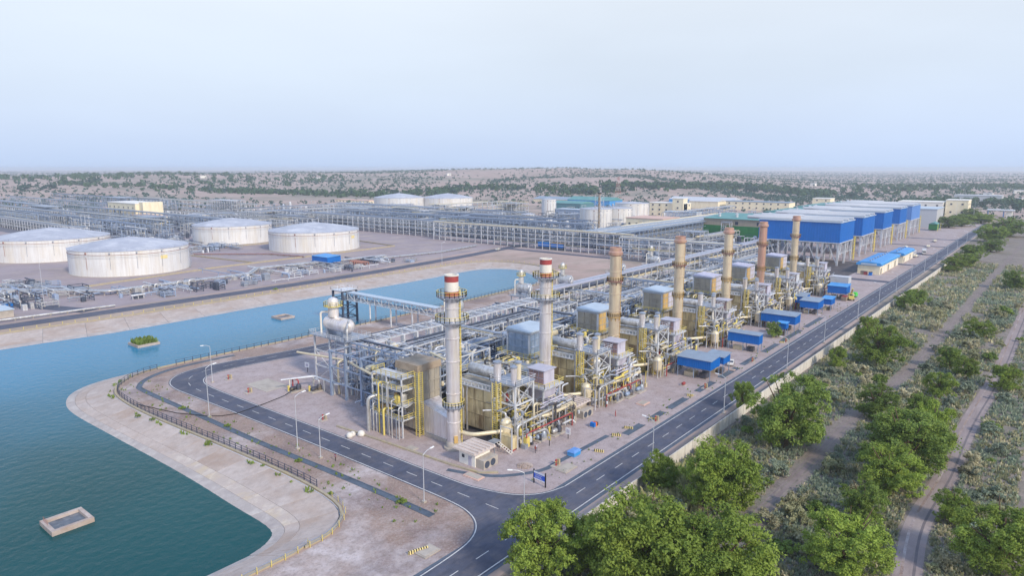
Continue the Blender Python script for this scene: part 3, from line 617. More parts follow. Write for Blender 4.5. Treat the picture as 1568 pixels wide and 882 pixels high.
b = MB(); b.box(74.6,329.6,3.0,84.4,342.4,3.3); b.build('roof', M['roof_pale'], o)
b = MB(); b.box(77,330-.06,.2,79,330.02,2.3); b.build('door', M['glass_dark'], o)
b = MB(); b.box(86,349,0,89,352,2.4); o = tag(b.build('equipment_cabinet', M['blue_sheet']), 'small blue equipment cabinet in the pump yard at picture left', 'cabinet')
b = MB(); b.box(85.9,348.9,2.4,89.1,352.1,2.55); b.build('lid', M['blue_roof'], o)
b = MB(); b.box(89.004,349.4,.3,89.05,351.6,2.2); b.build('door', M['blue_roof'], o)
# bund walls between the tanks
for i, (p, q) in enumerate([((205,398),(352,402)),((222,486),(232,400)),((352,402),(362,480)),((128,384),(205,398)),((250,500),(360,490))]):
    b = MB(); b.bar((*p, .45), (*q, .45), .6, .9); tag(b.build('bund_wall', M['kerb']), ['sandy bund wall in front of the wide white tank','sandy bund wall between the two front tanks','sandy bund wall right of the wide white tank','sandy bund wall before the front tank','sandy bund wall behind the wide white tank'][i], 'wall', 'bund walls')

# ------------------------------------------------------------------ generic steel process tower
def tower(x, y, w, d, h, levels, label, steel='steel_pale', seed=1, deck='galv', rails='rail_yellow', vess=2, name='process_tower', cat='process tower', brace=True, deckp=.75, col=.4):
    rr = random.Random(seed); t = thing(name, label, cat, (x, y, 0), 0)
    me = MB().box(-col/2, -col/2, 0, col/2, col/2, h).mesh('column'); me.materials.append(M[steel])
    nx = max(1, round(w/6)); ny = max(1, round(d/6))
    for i in range(nx+1):
        for j in range(ny+1): link('column', me, t, (w*i/nx, d*j/ny, 0))
    for k in range(1, levels+1):
        z = h*k/levels - .3; b = MB()
        for i in range(nx+1): b.bar((w*i/nx, 0, z), (w*i/nx, d, z), .24, .3)
        for j in range(ny+1): b.bar((0, d*j/ny, z), (w, d*j/ny, z), .24, .3)
        if brace and k < levels+1:
            z0 = h*(k-1)/levels
            b.bar((0, -.05, z0), (w/nx, -.05, z), .14); b.bar((-.05, 0, z), (-.05, d/ny, z0), .14)
        b.build('beam', M[steel], t)
        if rr.random() < deckp or (k == levels and deckp > .5):
            b = MB(); b.box(-.3, -.3, z+.17, w+.3, d+.3, z+.27); b.build('deck', M[deck], t)
            b = MB(); b.rail([(-.3,-.3,z+.27),(w+.3,-.3,z+.27),(w+.3,d+.3,z+.27),(-.3,d+.3,z+.27)], loop=True, step=2.0); b.build('railing', M[rails], t)
    for v in range(vess):
        z = h*rr.randint(0, levels-1)/levels + .2; r_ = rr.uniform(.7, 1.3); b = MB()
        if rr.random() < .5:
            cx, cy = rr.uniform(r_, w-r_), rr.uniform(r_, d-r_); hh = min(rr.uniform(2.5, 5), h-z); b.lathe([(.3, z), (r_, z+.5), (r_, z+hh-.5), (.3, z+hh)], 14, (cx, cy))
        else:
            cy = rr.uniform(r_, d-r_); b.path([(.3, cy, z+r_), (.8, cy, z+r_), (w-.8, cy, z+r_), (w-.3, cy, z+r_)], [r_*.3, r_, r_, r_*.3], 14)
        b.build('vessel', M[rr.choice(('pipe_alu','pipe_cream','tank_white'))], t)
    for v in range(vess+2):
        cx, cy = rr.uniform(0, w), rr.uniform(-.4, d); r_ = rr.choice((.16, .24, .32)); z1 = h*rr.uniform(.4, 1.0); b = MB()
        b.bend([(cx, cy, 0), (cx, cy, z1), (cx+rr.choice((-1,1))*rr.uniform(1,3), cy, z1), (cx+rr.uniform(-1,1), cy+rr.uniform(1,d), z1+.01)], r_, 8); b.build('pipe', M[rr.choice(('pipe_alu','galv','pipe_cream'))], t)
    return t
SEEDS = iter(range(100, 400))
tower(585, 468, 22, 26, 22, 5, 'yellow-railed process tower crowded with pipes before the far slim tank', seed=next(SEEDS), vess=6)
tower(560, 520, 20, 18, 17, 4, 'grey process tower beside the yellow-railed one', seed=next(SEEDS), vess=4, rails='galv')
tower(500, 630, 18, 30, 14, 3, 'low steel process tower before the small silvery tanks', seed=next(SEEDS), rails='galv')
tower(440, 800, 18, 60, 20, 4, 'long pale-topped process structure behind the low white tanks', seed=next(SEEDS), deck='roof_white', rails='galv', vess=4)
tower(350, 900, 20, 50, 24, 4, 'tall blue-grey process structure behind the cream hall', steel='steel_blue', seed=next(SEEDS), rails='galv')
tower(280, 930, 18, 60, 15, 3, 'low process structure left of the cream hall', steel='steel_blue', seed=next(SEEDS), rails='galv')
tower(230, 1050, 20, 60, 16, 3, 'distant process structure near the left picture edge', steel='steel_blue', seed=next(SEEDS), rails='galv')
tower(430, 690, 16, 24, 12, 3, 'process structure right of the low white tanks', seed=next(SEEDS), rails='galv')
tower(500, 520, 14, 22, 13, 3, 'process structure in the middle of the pipe rack rows', seed=next(SEEDS), rails='rail_yellow', vess=3)
tower(470, 205, 14, 16, 14, 3, 'steel structure with silver vessels before the green hall', seed=next(SEEDS), rails='galv', vess=4)
tower(335, 640, 14, 30, 11, 2, 'low steel structure behind the dark-piped tank', steel='steel_blue', seed=next(SEEDS), rails='galv')
tower(610, 600, 12, 30, 14, 3, 'steel structure left of the slim pale tank', seed=next(SEEDS), rails='rail_yellow', vess=3)
for i, (x, y, w, d, h, lb) in enumerate(((455,430,12,26,12,'low process frame behind the wide white tank'),(480,380,12,24,11,'low process frame in the second rack row'),(530,460,12,26,13,'process frame with cream vessels in the third rack row'),(455,620,12,26,11,'process frame by the pale rack end'),(540,590,14,30,14,'process frame before the slim pale tank row'),(300,700,14,40,12,'process frame behind the picture-edge tank'),(250,780,14,40,12,'process frame left of the cream annex'),(410,620,12,30,11,'process frame behind the dark-piped tank top'),(640,520,14,24,15,'process frame left of the teal warehouse'),(620,420,12,20,10,'process frame beside the squat white vessels'),(640,390,10,18,9,'process frame behind the flare stack foot'),(430,560,10,30,10,'process frame between pale rack and second row'))):
    tower(x, y, w, d, h, 3, lb, seed=next(SEEDS), rails='rail_yellow' if i % 4 == 0 else 'galv', steel='steel_blue' if i % 2 else 'steel_pale', vess=3)
# lattice flare stack and red-white mast
def lattice(x, y, h, w0, w1, label, name, cat, inner=None, bands=None):
    t = thing(name, label, cat, (x, y, 0)); n = max(6, int(h/ (w0*1.1)))
    for i, (sx, sy) in enumerate(((-1,-1),(1,-1),(1,1),(-1,1))):
        if bands:
            for k in range(bands):
                z0, z1 = h*k/bands, h*(k+1)/bands; a, b_ = (w0+(w1-w0)*z0/h)/2, (w0+(w1-w0)*z1/h)/2
                MB().bar((sx*a, sy*a, z0), (sx*b_, sy*b_, z1), .45).build('leg', M['paint_red' if k % 2 == 0 else 'paint_white'], t)
        else: MB().bar((sx*w0/2, sy*w0/2, 0), (sx*w1/2, sy*w1/2, h), .3).build('leg', M['steel_pale'], t)
    for k in range(n):
        z0, z1 = h*k/n, h*(k+1)/n; a, b_ = (w0+(w1-w0)*z0/h)/2, (w0+(w1-w0)*z1/h)/2; c = [(-1,-1),(1,-1),(1,1),(-1,1)]; bb = MB()
        for i in range(4):
            p, q = c[i], c[(i+1)%4]; bb.bar((p[0]*a, p[1]*a, z0), (q[0]*b_, q[1]*b_, z1), .18); bb.bar((p[0]*b_, p[1]*b_, z1), (q[0]*b_, q[1]*b_, z1), .18)
        bb.build('brace', M['paint_red' if (bands and int(k*bands/n) % 2 == 0) else ('paint_white' if bands else 'steel_pale')], t)
    if inner: MB().tube((0,0,0), (0,0,h+2), inner, 12).build('flue', M['casing_brown'], t); MB().lathe([(inner*1.5,h+1.4),(inner*1.5,h+2.6),(inner*1.1,h+2.6)],12).build('flare_tip', M['black_paint'], t)
    return t
lattice(574.4, 355.4, 34, 6.5, 6.0, 'tall lattice flare stack with dark flue standing among the mid tanks', 'flare_stack', 'flare stack', inner=1.3)
lattice(1098.9, 640.9, 44, 9, 2.5, 'far red and white lattice mast rising from the green trees', 'radio_mast', 'mast', bands=7)

# ------------------------------------------------------------------ far pipework so dense that nobody could count it
def pipework(name, x0, y0, x1, y1, n, seed, zmax, label, avoid=(), mats=('steel_blue','galv','steel_dark','steel_pale','pipe_alu')):
    rr = random.Random(seed); bs = {m: MB() for m in mats}
    for i in range(n):
        x, y = rr.uniform(x0, x1), rr.uniform(y0, y1)
        if any((x-a)**2+(y-b_)**2 < c*c for a, b_, c in avoid): continue
        b = bs[rr.choice(mats)]; k = rr.random(); h = rr.uniform(2.5, zmax)*(1.7 if rr.random() < .08 and zmax > 6 else 1)
        if k < .34:      # small frame
            w, d = rr.uniform(3, 7), rr.uniform(3, 9)
            for cx, cy in ((x,y),(x+w,y),(x,y+d),(x+w,y+d)): b.bar((cx,cy,0),(cx,cy,h),.32)
            for z in (h*.5, h): b.bar((x,y,z),(x+w,y,z),.3); b.bar((x,y,z),(x,y+d,z),.3); b.bar((x+w,y,z),(x+w,y+d,z),.3); b.bar((x,y+d,z),(x+w,y+d,z),.3)
            b.bar((x,y,0),(x,y+d,h*.5),.2)
        elif k < .62:    # pipe run on stubs
            L_ = rr.uniform(10, 45); z = rr.uniform(1, h); r_ = rr.choice((.25,.35,.5)); ax = rr.random() < .7
            b.path([(x,y,z),(x if ax else x+L_*.5, y+L_ if ax else y, z)], r_, 6); 
            for f_ in (.1,.5,.9): px, py = (x, y+L_*f_) if ax else (x+L_*.5*f_, y); b.bar((px,py,0),(px,py,z),.28)
        elif k < .76: r_ = rr.uniform(.6, 1.8); b.lathe([(r_,0),(r_,h*.7),(r_*.6,h*.8),(.05,h*.82)], 9, (x,y))
        elif k < .9: w, d = rr.uniform(1,4), rr.uniform(1,5); b.box(x,y,0,x+w,y+d,rr.uniform(1.2,4))
        else: b.bend([(x,y,0),(x,y,h),(x,y+rr.uniform(3,9),h),(x,y+rr.uniform(3,9),.5)], rr.choice((.2,.3,.45)), 6)
    t = thing(name, label, 'pipework')
    for m, b in bs.items():
        if b.v: o = b.build('pipe_mass', M[m], t); o['kind'] = 'stuff'
    t['kind'] = 'stuff'
    return t
AV = [(560,432,9),(600.6,375.6,18),(625,362,15),(690,500,11),(633,727,11),(647,711,12),(690,775,40),(748,731,41),(726,404,22),(392,775,19),(398,722,19),(294.7,537.2,33),(305,444,36),(169,437,35),(160,541,37),(574,355,7)]
pipework('dense_pipework', 440, 295, 690, 640, 620, 1, 10, 'mass of blue-grey pipework filling the ground between the pipe rack rows', AV)
pipework('dense_pipework', 440, 640, 690, 900, 300, 2, 10, 'mass of pipework in front of the far twin tanks', AV)
pipework('dense_pipework', 215, 585, 430, 1000, 620, 3, 11, 'mass of pipework around the cream hall behind the front tanks', AV+[(360,790,40),(360,840,40),(340,760,26)])
pipework('dense_pipework', 190, 1000, 480, 1450, 380, 4, 13, 'distant mass of pipework at the left picture edge', AV)
pipework('dense_pipework', 405, 162, 552, 232, 200, 5, 8, 'pipework on the yard before the green hall', AV+[(477,213,14)])
pipework('dense_pipework', 700, 290, 900, 540, 170, 6, 8, 'pipework around the stepped cream office block', AV+[(788,385,36),(750,350,26)])
pipework('dense_pipework', 66, 336, 122, 420, 90, 7, 3.2, 'pipework of the pump yard at picture left', [(79,336,9),(99,344,3)])
pipework('dense_pipework', 128, 322, 300, 352, 110, 8, 2.2, 'low pipework along the far lake road before the tanks', [(257,358,12),(271,344,10)])
pipework('dense_pipework', 205, 470, 268, 585, 110, 9, 3.5, 'low pipework between the front tank and the dark-piped tank', AV)
# ------------------------------------------------------------------ the row of boiler units along the main road
SX = [101.0, 134.2, 167.7, 209.2, 250.8, 288.2, 332.8]; SY = 98.0
UN = ['first','second','third','fourth','fifth','sixth','seventh']
def ring_platform(parent, r0, r1, z, n=20, rail='rail_yellow', deck='galv', name='platform'):
    b = MB(); b.lathe([(r0, z), (r1, z), (r1, z+.16), (r0, z+.16), (r0, z)], n, caps=False)
    for k in range(8):
        a = 2*PI*k/8; b.bar((math.cos(a)*r0, math.sin(a)*r0, z-1.0), (math.cos(a)*(r1-.2), math.sin(a)*(r1-.2), z), .14)
    p = b.build(name, M[deck], parent)
    b = MB(); q = [(math.cos(2*PI*k/n)*(r1-.05), math.sin(2*PI*k/n)*(r1-.05), z+.16) for k in range(n)]; b.rail(q, loop=True, step=9, w=.11); b.build('railing', M[rail], p); return p
def stack(x, y, h, r, body, label, redtop=False, k=0):
    t = thing('exhaust_stack', label, 'chimney', (x, y, 0), 0, 'exhaust stacks')
    b = MB(); b.lathe([(r*1.5, 0), (r*1.5, .5), (r*1.18, .5), (r*1.15, 1.4), (r, 1.8)], 28); b.build('base', M['concrete'], t)
    MB().lathe([(r, 1.5), (r, h-4.2 if redtop else h-1.2)], 32).build('shell', M[body], t)
    b = MB()
    for z in (6, 12.4, 19.5, 24.5, 31): b.lathe([(r, z), (r+.12, z), (r+.12, z+.22), (r, z+.22)], 32, caps=False)
    b.build('flange', M[body], t)
    if redtop:
        z = h-4.0
        for zz, dz, m in ((z-.2, 1.0, 'paint_red'), (z+.8, 2.0, 'paint_white'), (z+2.8, 1.25, 'paint_red')): MB().lathe([(r+.02, zz), (r+.02, zz+dz)], 28, caps=False).build('band', M[m], t)
        MB().lathe([(r+.02, h+.05), (r+.12, h+.05), (r+.12, h+.3), (r-.25, h+.3), (r-.25, h-2)], 28, caps=False).build('rim', M['paint_white'], t)
        ring_platform(t, r, r+1.75, h-4.4); ring_platform(t, r, r+2.1, 28.3); ring_platform(t, r, r+.95, 9.6)
    else:
        MB().lathe([(r, h-2.4), (r+.5, h-2.0), (r+.5, h-1.3), (r+.15, h-1.0), (r+.15, h), (r-.2, h), (r-.2, h-2)], 28, caps=False).build('rim', M['stack_rust'], t)
        ring_platform(t, r, r+.8, 28.2, rail='casing_ochre', deck='rust_band'); ring_platform(t, r, r+.5, 17.8, rail='casing_ochre', deck='casing_ochre')
    b = MB(); b.ladder(r+.35, 0, 1, h-3, 'y', t=.12); 
    o = b.build('ladder', M['rail_yellow'] if redtop else M['casing_ochre'], t); o.rotation_euler = (0, 0, R(-25))
    b = MB(); b.box(-.4, -r-.3, 1.7, .4, -r+.2, 3.2); o = b.build('access_door', M['casing_ochre'], t); o.rotation_euler = (0, 0, R(-30))
    return t
bodies = ['stack_silver','stack_silver','stack_bronze','stack_bronze','stack_bronze','stack_rust','stack_bronze']
desc = ['silver exhaust stack with red and white top band, closest to the road junction', 'silver exhaust stack with red and white top band, second from the road junction', 'bronze exhaust stack without red band, third from the road junction', 'bronze exhaust stack, fourth from the road junction', 'bronze exhaust stack, fifth from the road junction, before the green hall', 'rusty brown exhaust stack, sixth from the junction, between green and blue halls', 'bronze exhaust stack, seventh and last, standing before the blue hall']
for k in range(7): stack(SX[k], SY, 37.9, 1.45 if k < 2 else 1.55, bodies[k], desc[k], k < 2, k)
def ribs(b, x0, y0, x1, y1, z0, z1, nx, ny, nz, d=.14):
    for i in range(ny+1): y = y0+(y1-y0)*i/ny; b.box(x0-d, y-.09, z0, x0-.003, y+.09, z1)
    for i in range(nx+1): x = x0+(x1-x0)*i/nx; b.box(x-.09, y0-d, z0, x+.09, y0-.003, z1)
    for k in range(1, nz): z = z0+(z1-z0)*k/nz; b.box(x0-d*1.2, y0-d*1.2, z-.12, x0-.004, y1, z+.12); b.box(x0, y0-d*1.2, z-.12, x1, y0-.004, z+.12)
    return b
# --- first unit: the tall grey casing by the west road
t = thing('boiler', 'tall grey boiler casing with brown top and yellow stair tower beside the first stack', 'boiler', (SX[0], SY, 0), 0, 'boilers')
MB().box(.6, 11.6, .9, 7.6, 18.6, 14.6).build('casing', M['casing_grey'], t)
b = MB(); ribs(b, .6, 11.6, 7.6, 18.6, .9, 14.6, 4, 4, 5); b.build('stiffeners', M['casing_grey'], t)
b = MB(); b.hexa([(.3,11.3,14.6),(7.9,11.3,14.6),(7.9,18.9,14.6),(.3,18.9,14.6)], [(.4,11.4,16.2),(7.8,11.4,16.2),(7.8,18.8,16.2),(.4,18.8,16.2)]); b.build('roof', M['casing_brown'], t)
for cx, cy in ((.6,11.6),(7.6,11.6),(.6,18.6)): MB().box(cx-.2, cy-.2, .9, cx+.2, cy+.2, 14.55).build('corner_trim', M['galv'], t)
MB().hexa([(.9,2.0,.8),(3.2,1.2,.8),(7.0,11.4,.8),(1.2,11.4,.8)], [(.9,2.0,5.6),(3.2,1.2,5.6),(7.0,11.4,7.6),(1.2,11.4,7.6)]).build('duct', M['stack_silver'], t)
MB().box(.8, 3, 0, 3, 10.5, .8).build('plinth', M['concrete'], t)
for z in (3.9, 7.3, 10.8, 13.6):
    b = MB(); b.box(-3.6, 12.4, z, .45, 22.6, z+.18); p = b.build('platform', M['steel_pale'], t)
    b = MB(); b.rail([(.3,12.4,z+.18),(-3.6,12.4,z+.18),(-3.6,22.6,z+.18),(.3,22.6,z+.18)], w=.11, step=1.7); b.build('railing', M['rail_yellow'], p)
for yy in (12.5, 17.5, 22.5): MB().bar((-3.5, yy, 0), (-3.5, yy, 13.6), .3).build('column', M['steel_pale'], t)
b = MB()
for sx, sy in ((-.55,10.2),(.75,10.2),(-.55,11.3),(.75,11.3)): b.bar((sx,sy,0), (sx,sy,15), .14)
for k in range(30): z = .4+k*.5; b.bar((-.55,10.2,z), (.75,10.2,z), .09); b.bar((-.55,10.2,z), (-.55,11.3,z), .09)
b.build('ladder_tower', M['rail_yellow'], t)
rr = random.Random(4)
for i in range(12):
    z = rr.choice((4.1, 7.5, 11.0)); yy = 13+rr.random()*8; b = MB(); r_ = rr.uniform(.35, .8)
    b.lathe([(r_*.7, z), (r_, z+.3), (r_, z+1.5), (r_*.5, z+2)], 10, (rr.uniform(-2.8, -.6), yy)); b.build('burner', M[rr.choice(('machinery','casing_ochre','pipe_alu','rail_yellow'))], t)
for i in range(11):
    yy = 12.6+i*.95; b = MB(); x = rr.uniform(-5.2, -4.0); z = rr.uniform(3, 13); b.bend([(x, yy, 0), (x, yy, z), (x+1.2, yy, z), (x+1.2, yy+rr.uniform(-2,2), z+.01), (.5, yy+.2, z+.02)], rr.choice((.12,.16,.24)), 8); b.build('pipe', M[rr.choice(('pipe_alu','galv','pipe_alu','rail_yellow'))], t)
MB().bend([(-5.4,22,0),(-5.4,22,8.2),(-1,20,8.4),(.2,18,8.4)], .42, 10).build('pipe', M['pipe_alu'], t)
for i in range(5): MB().bend([(2+i*1.4, 27, 0), (2+i*1.4, 27, 11.5-i*.5), (2+i*1.4, 23, 11.5-i*.5), (2+i*1.4, 21.5, 9), (.5, 19.2, 9)], .3, 10).build('pipe', M['pipe_alu' if i % 2 == 0 else 'galv'], t)
# --- upper boilers of the other units
for k in range(1, 7):
    t = thing('boiler', f'boiler casing on a yellow railed platform behind the {UN[k]} stack', 'boiler', (SX[k], SY, 0), 0, 'boilers')
    MB().box(2.6, 7.6, .6, 12.0, 15.0, 11.0).build('casing', M['casing_grey' if k > 1 else 'casing_blue'], t)
    b = MB(); ribs(b, 2.6, 7.6, 12.0, 15.0, .6, 11.0, 5, 4, 4); b.build('stiffeners', M['casing_grey'], t)
    b = MB(); b.box(.8, 5.6, 11.1, 13.4, 16.6, 11.35); p = b.build('platform', M['galv'], t)
    b = MB(); b.rail([(.8,5.6,11.35),(13.4,5.6,11.35),(13.4,16.6,11.35),(.8,16.6,11.35)], loop=True, w=.12, step=1.8); b.build('railing', M['rail_yellow'], p)
    MB().box(2.8, 7.2, 11.4, 12.6, 14.4, 17.6).build('upper_casing', M['casing_blue' if k < 2 else 'casing_grey'], t)
    b = MB(); ribs(b, 2.8, 7.2, 12.6, 14.4, 11.4, 17.6, 4, 3, 3, d=.16); b.build('stiffeners', M['casing_blue' if k < 2 else 'casing_grey'], t)
    for cx, cy in ((2.8,7.2),(12.6,7.2),(2.8,14.4)): MB().box(cx-.22, cy-.22, 11.42, cx+.22, cy+.22, 17.58).build('corner_trim', M['steel_pale'], t)
    MB().box(2.55, 6.95, 17.1, 12.85, 7.01, 17.55).build('eaves_trim', M['galv'], t); MB().box(2.5, 7.02, 17.1, 2.56, 14.6, 17.55).build('eaves_trim', M['galv'], t)
    if k > 1: MB().box(2.8, 7.05, 11.5, 7.2, 7.19, 17.5).build('side_panel', M['casing_ochre'], t); MB().box(7.4, 7.05, 11.5, 12.5, 7.19, 17.5).build('side_panel', M['lilac' if k > 2 else 'casing_blue'], t)
    MB().hexa([(2.5,6.9,17.6),(12.9,6.9,17.6),(12.9,14.7,17.6),(2.5,14.7,17.6)], [(2.5,6.9,17.85),(12.9,6.9,17.85),(12.9,14.7,18.3),(2.5,14.7,18.3)]).build('roof', M['roof_pale' if k < 4 else 'lilac'], t)
    b = MB(); b.ladder(1.2, 6.2, 0, 12, 'x', t=.12); b.build('ladder', M['rail_yellow'], t)
    for yy in (6, 11, 16): MB().bar((1, yy, 0), (1, yy, 11), .3).build('column', M['steel_pale'], t)
    MB().hexa([(.6,1.4,.8),(2.2,.6,.8),(8,7.5,.8),(3,7.5,.8)], [(.6,1.4,7),(2.2,.6,7),(8,7.5,8.6),(3,7.5,8.6)]).build('duct', M['casing_grey'], t)
    for i in range(4):
        b = MB(); yy = 8+i*2.0; b.bend([(-1.5-i*.4, yy, 0), (-1.5-i*.4, yy, 9+i*.9), (2.7, yy, 9+i*.9)], .2+.05*(i%3), 8); b.build('pipe', M['pipe_alu' if i % 2 else 'pipe_cream'], t)
# --- yellow heat-recovery casing of each unit
for k in range(7):
    rr = random.Random(40+k)
    t = thing('heat_recovery_unit', f'cream-yellow panelled heat recovery casing right of the {UN[k]} stack', 'boiler', (SX[k]+10.4, SY-2.2, 0), 0, 'heat recovery casings')
    MB().box(.12, .12, .6, 13, 13.0, 10.8).build('casing', M['casing_brown'], t)
    pm = MB().box(-.06, -.0, 0, .1, 2.42, 3.2).mesh('panel'); pm.materials.append(M['casing_yellow'])
    pm2 = MB().box(0, -.06, 0, 2.42, .1, 3.2).mesh('panel'); pm2.materials.append(M['casing_yellow'])
    for i in range(5):
        for j in range(3):
            link('panel', pm, t, (0, .25+i*2.55, .8+j*3.35)); link('panel', pm2, t, (.25+i*2.55, 0, .8+j*3.35))
    b = MB(); b.hexa([(-.4,-.4,10.8),(13.4,-.4,10.8),(13.4,13.4,10.8),(-.4,13.4,10.8)], [(.6,.6,11.3),(12.4,.6,11.3),(12.4,12.4,11.3),(.6,12.4,11.3)]); b.build('roof', M['casing_grey'], t)
    b = MB()
    for i in range(12): b.bar((-.7, .3+i*1.1, 10.9), (-.7, .3+i*1.1, 11.9), .16); b.bar((-.9, .3+i*1.1, 10.9), (.2, .3+i*1.1, 10.9), .16)
    b.bar((-.7, 0, 11.9), (-.7, 13, 11.9), .22); b.bar((-.9, 0, 10.8), (-.9, 13, 10.8), .28); b.build('header_rail', M['steel_pale'], t)
    b = MB(); b.path([(5,1.0,13.0),(5,1.6,13.0),(5,11,13.0),(5,11.6,13.0)], [.5,1.25,1.25,.5], 16); b.build('steam_drum', M['pipe_alu'], t)
    for i in range(4):
        b = MB(); x = 2+i*3; b.bend([(x, 1+i, 11.2), (x, 1+i, 12.4+.3*i), (x, 9+i, 12.4+.3*i), (x+1, 12.6, 11.2)], .22, 8); b.build('pipe', M[('pipe_alu','galv','pipe_cream','machinery')[i]], t)
    for yy in (7.2, 8.3): MB().bend([(-.75, yy, 0), (-.75, yy, 9.4), (-.75+.01, yy-.35 if yy < 8 else yy+.35, 10.6)], .24, 10).build('downpipe', M['pipe_alu'], t)
# --- vent silencer frames
for k in range(7):
    t = thing('vent_frame', f'white steel frame carrying round vent silencers right of the {UN[k]} stack', 'vent frame', (SX[k]+9.8, SY-9.2, 0), 0, 'vent silencer frames')
    cm_ = MB().box(-.17, -.17, 0, .17, .17, 13.2).mesh('column'); cm_.materials.append(M['steel_pale'])
    for x, y in ((0,0),(6.4,0),(0,6.6),(6.4,6.6)): link('column', cm_, t, (x, y, 0))
    for z in (4.4, 8.8, 13.1):
        b = MB(); 
        for p, q in (((0,0),(6.4,0)),((6.4,0),(6.4,6.6)),((6.4,6.6),(0,6.6)),((0,6.6),(0,0))): b.bar((*p, z), (*q, z), .26, .34)
        b.build('beam', M['steel_pale'], t)
    b = MB()
    for z in (4.4, 8.8): b.bar((0,0,z), (0,6.6,z+4.2), .16); b.bar((0,6.6,z), (0,0,z+4.2), .16); b.bar((0,0,z), (6.4,0,z+4.2), .16); b.bar((6.4,0,z), (0,0,z+4.2), .16)
    b.build('brace', M['steel_pale'], t)
    b = MB(); b.box(-.4, -.4, 13.28, 6.8, 7.0, 13.44); p = b.build('deck', M['galv'], t)
    b = MB(); b.rail([(-.4,-.4,13.44),(6.8,-.4,13.44),(6.8,7,13.44),(-.4,7,13.44)], loop=True, w=.09, step=1.9); b.build('railing', M['steel_pale'], p)
    for x, y, r_, h in ((1.0,5.9,.85,17.6),(1.2,1.4,.68,17.2),(4.3,2.6,.68,17.4)):
        b = MB(); b.lathe([(r_*.6,12.4),(r_,13.5),(r_,h-.3)], 16, (x,y)); s_ = b.build('silencer', M['stack_silver' if x < 4 else 'pipe_cream'], t)
        b = MB(); b.lathe([(r_*1.22,h-.25),(r_*1.22,h+.05),(r_*.4,h+.35),(.01,h+.35)], 16, (x,y)); b.build('cap', M['galv'], s_)
        MB().bend([(x,y,12.5),(x,y,9),(x+.8,y-.4,6),(x+.8,y-.4,0)], .3, 10).build('vent_pipe', M['paint_white'], t)
    b = MB()
    for sx, sy in ((-1.9,3.6),(-.6,3.6),(-1.9,5.0),(-.6,5.0)): b.bar((sx,sy,0), (sx,sy,13.6), .15)
    for q in range(27): z = .4+q*.5; b.bar((-1.9,3.6,z),(-1.9,5.0,z),.1); b.bar((-1.9,3.6,z),(-.6,3.6,z),.1)
    b.build('ladder_tower', M['rail_yellow'], t)
    rr = random.Random(80+k)
    for i in range(7):
        b = MB(); z = rr.choice((.4, 4.7, 9.1)); x, y, r_ = rr.uniform(.8, 5.6), rr.uniform(.8, 5.8), rr.uniform(.3, .8); b.lathe([(r_, z), (r_, z+1.2), (r_*.6, z+1.8)], 10, (x, y)); b.build('valve', M[rr.choice(('machinery','paint_red','pipe_alu','rail_yellow','machinery'))], t)
    for i in range(4):
        b = MB(); z = 2.5+i*2.6; b.bend([(-2.5, 1+i, z), (3, 1+i, z), (3.4, 5.2, z+.01), (10.5, 5.4, z+.5)], .2, 8); b.build('pipe', M[('pipe_cream','pipe_alu','galv','pipe_alu')[i]], t)
# --- air filter houses on legs
for k in range(7):
    t = thing('filter_house', f'lilac louvred filter house on a railed platform right of the {UN[k]} stack', 'filter house', (SX[k]+19.6, SY-9.6, 0), 0, 'filter houses')
    lm_ = MB().box(-.2, -.2, 0, .2, .2, 9.9).mesh('leg'); lm_.materials.append(M['steel_pale'])
    for x, y in ((.3,.3),(6.7,.3),(.3,8.4),(6.7,8.4)): link('leg', lm_, t, (x, y, 0))
    b = MB(); b.box(-.3, -.5, 9.9, 7.4, 9.2, 10.3); p = b.build('platform', M['steel_pale'], t)
    b = MB(); b.rail([(-.3,-.5,10.3),(7.4,-.5,10.3),(7.4,9.2,10.3),(-.3,9.2,10.3)], loop=True, w=.1, step=1.6); b.build('railing', M['rail_yellow' if k < 3 else 'steel_pale'], p)
    MB().box(1.4, .9, 10.3, 5.4, 5.4, 13.9).build('housing', M[('lilac','lilac','lilac','casing_grey','lilac','steel_pale','lilac')[k]], t)
    MB().box(1.0, .5, 13.9, 5.8, 5.8, 14.1).build('roof', M['lilac_tray'], t)
    for j in range(3):
        for z in range(2): MB().box(1.30, 1.15+j*1.42, 10.6+z*1.65, 1.395, 2.35+j*1.42, 12.0+z*1.65).build('louver', M['louver'], t)
    MB().hexa([(2.2,2.0,1.0),(4.6,2.0,1.0),(4.6,4.4,1.0),(2.2,4.4,1.0)], [(1.0,.6,9.85),(6.2,.6,9.85),(6.2,6.0,9.85),(1.0,6.0,9.85)]).build('hopper', M['lilac'], t)
    b = MB(); b.bar((.3,.3,1), (6.7,.3,9), .16); b.bar((.3,8.4,1), (.3,.3,9), .16); b.bar((6.7,.3,5), (.3,.3,5), .2); b.bar((.3,.3,5), (.3,8.4,5), .2); b.build('brace', M['steel_blue'], t)
    MB().box(2.4, 2.2, 0, 4.4, 4.2, 1.0).build('footing', M['concrete'], t)
    for z in (6.6, 7.4): MB().bend([(-2.5,-.9,z), (6.9,-.9,z), (7.8,3,z+.4), (11,3,z+.6)], .18, 8).build('pipe', M['lilac'], t)
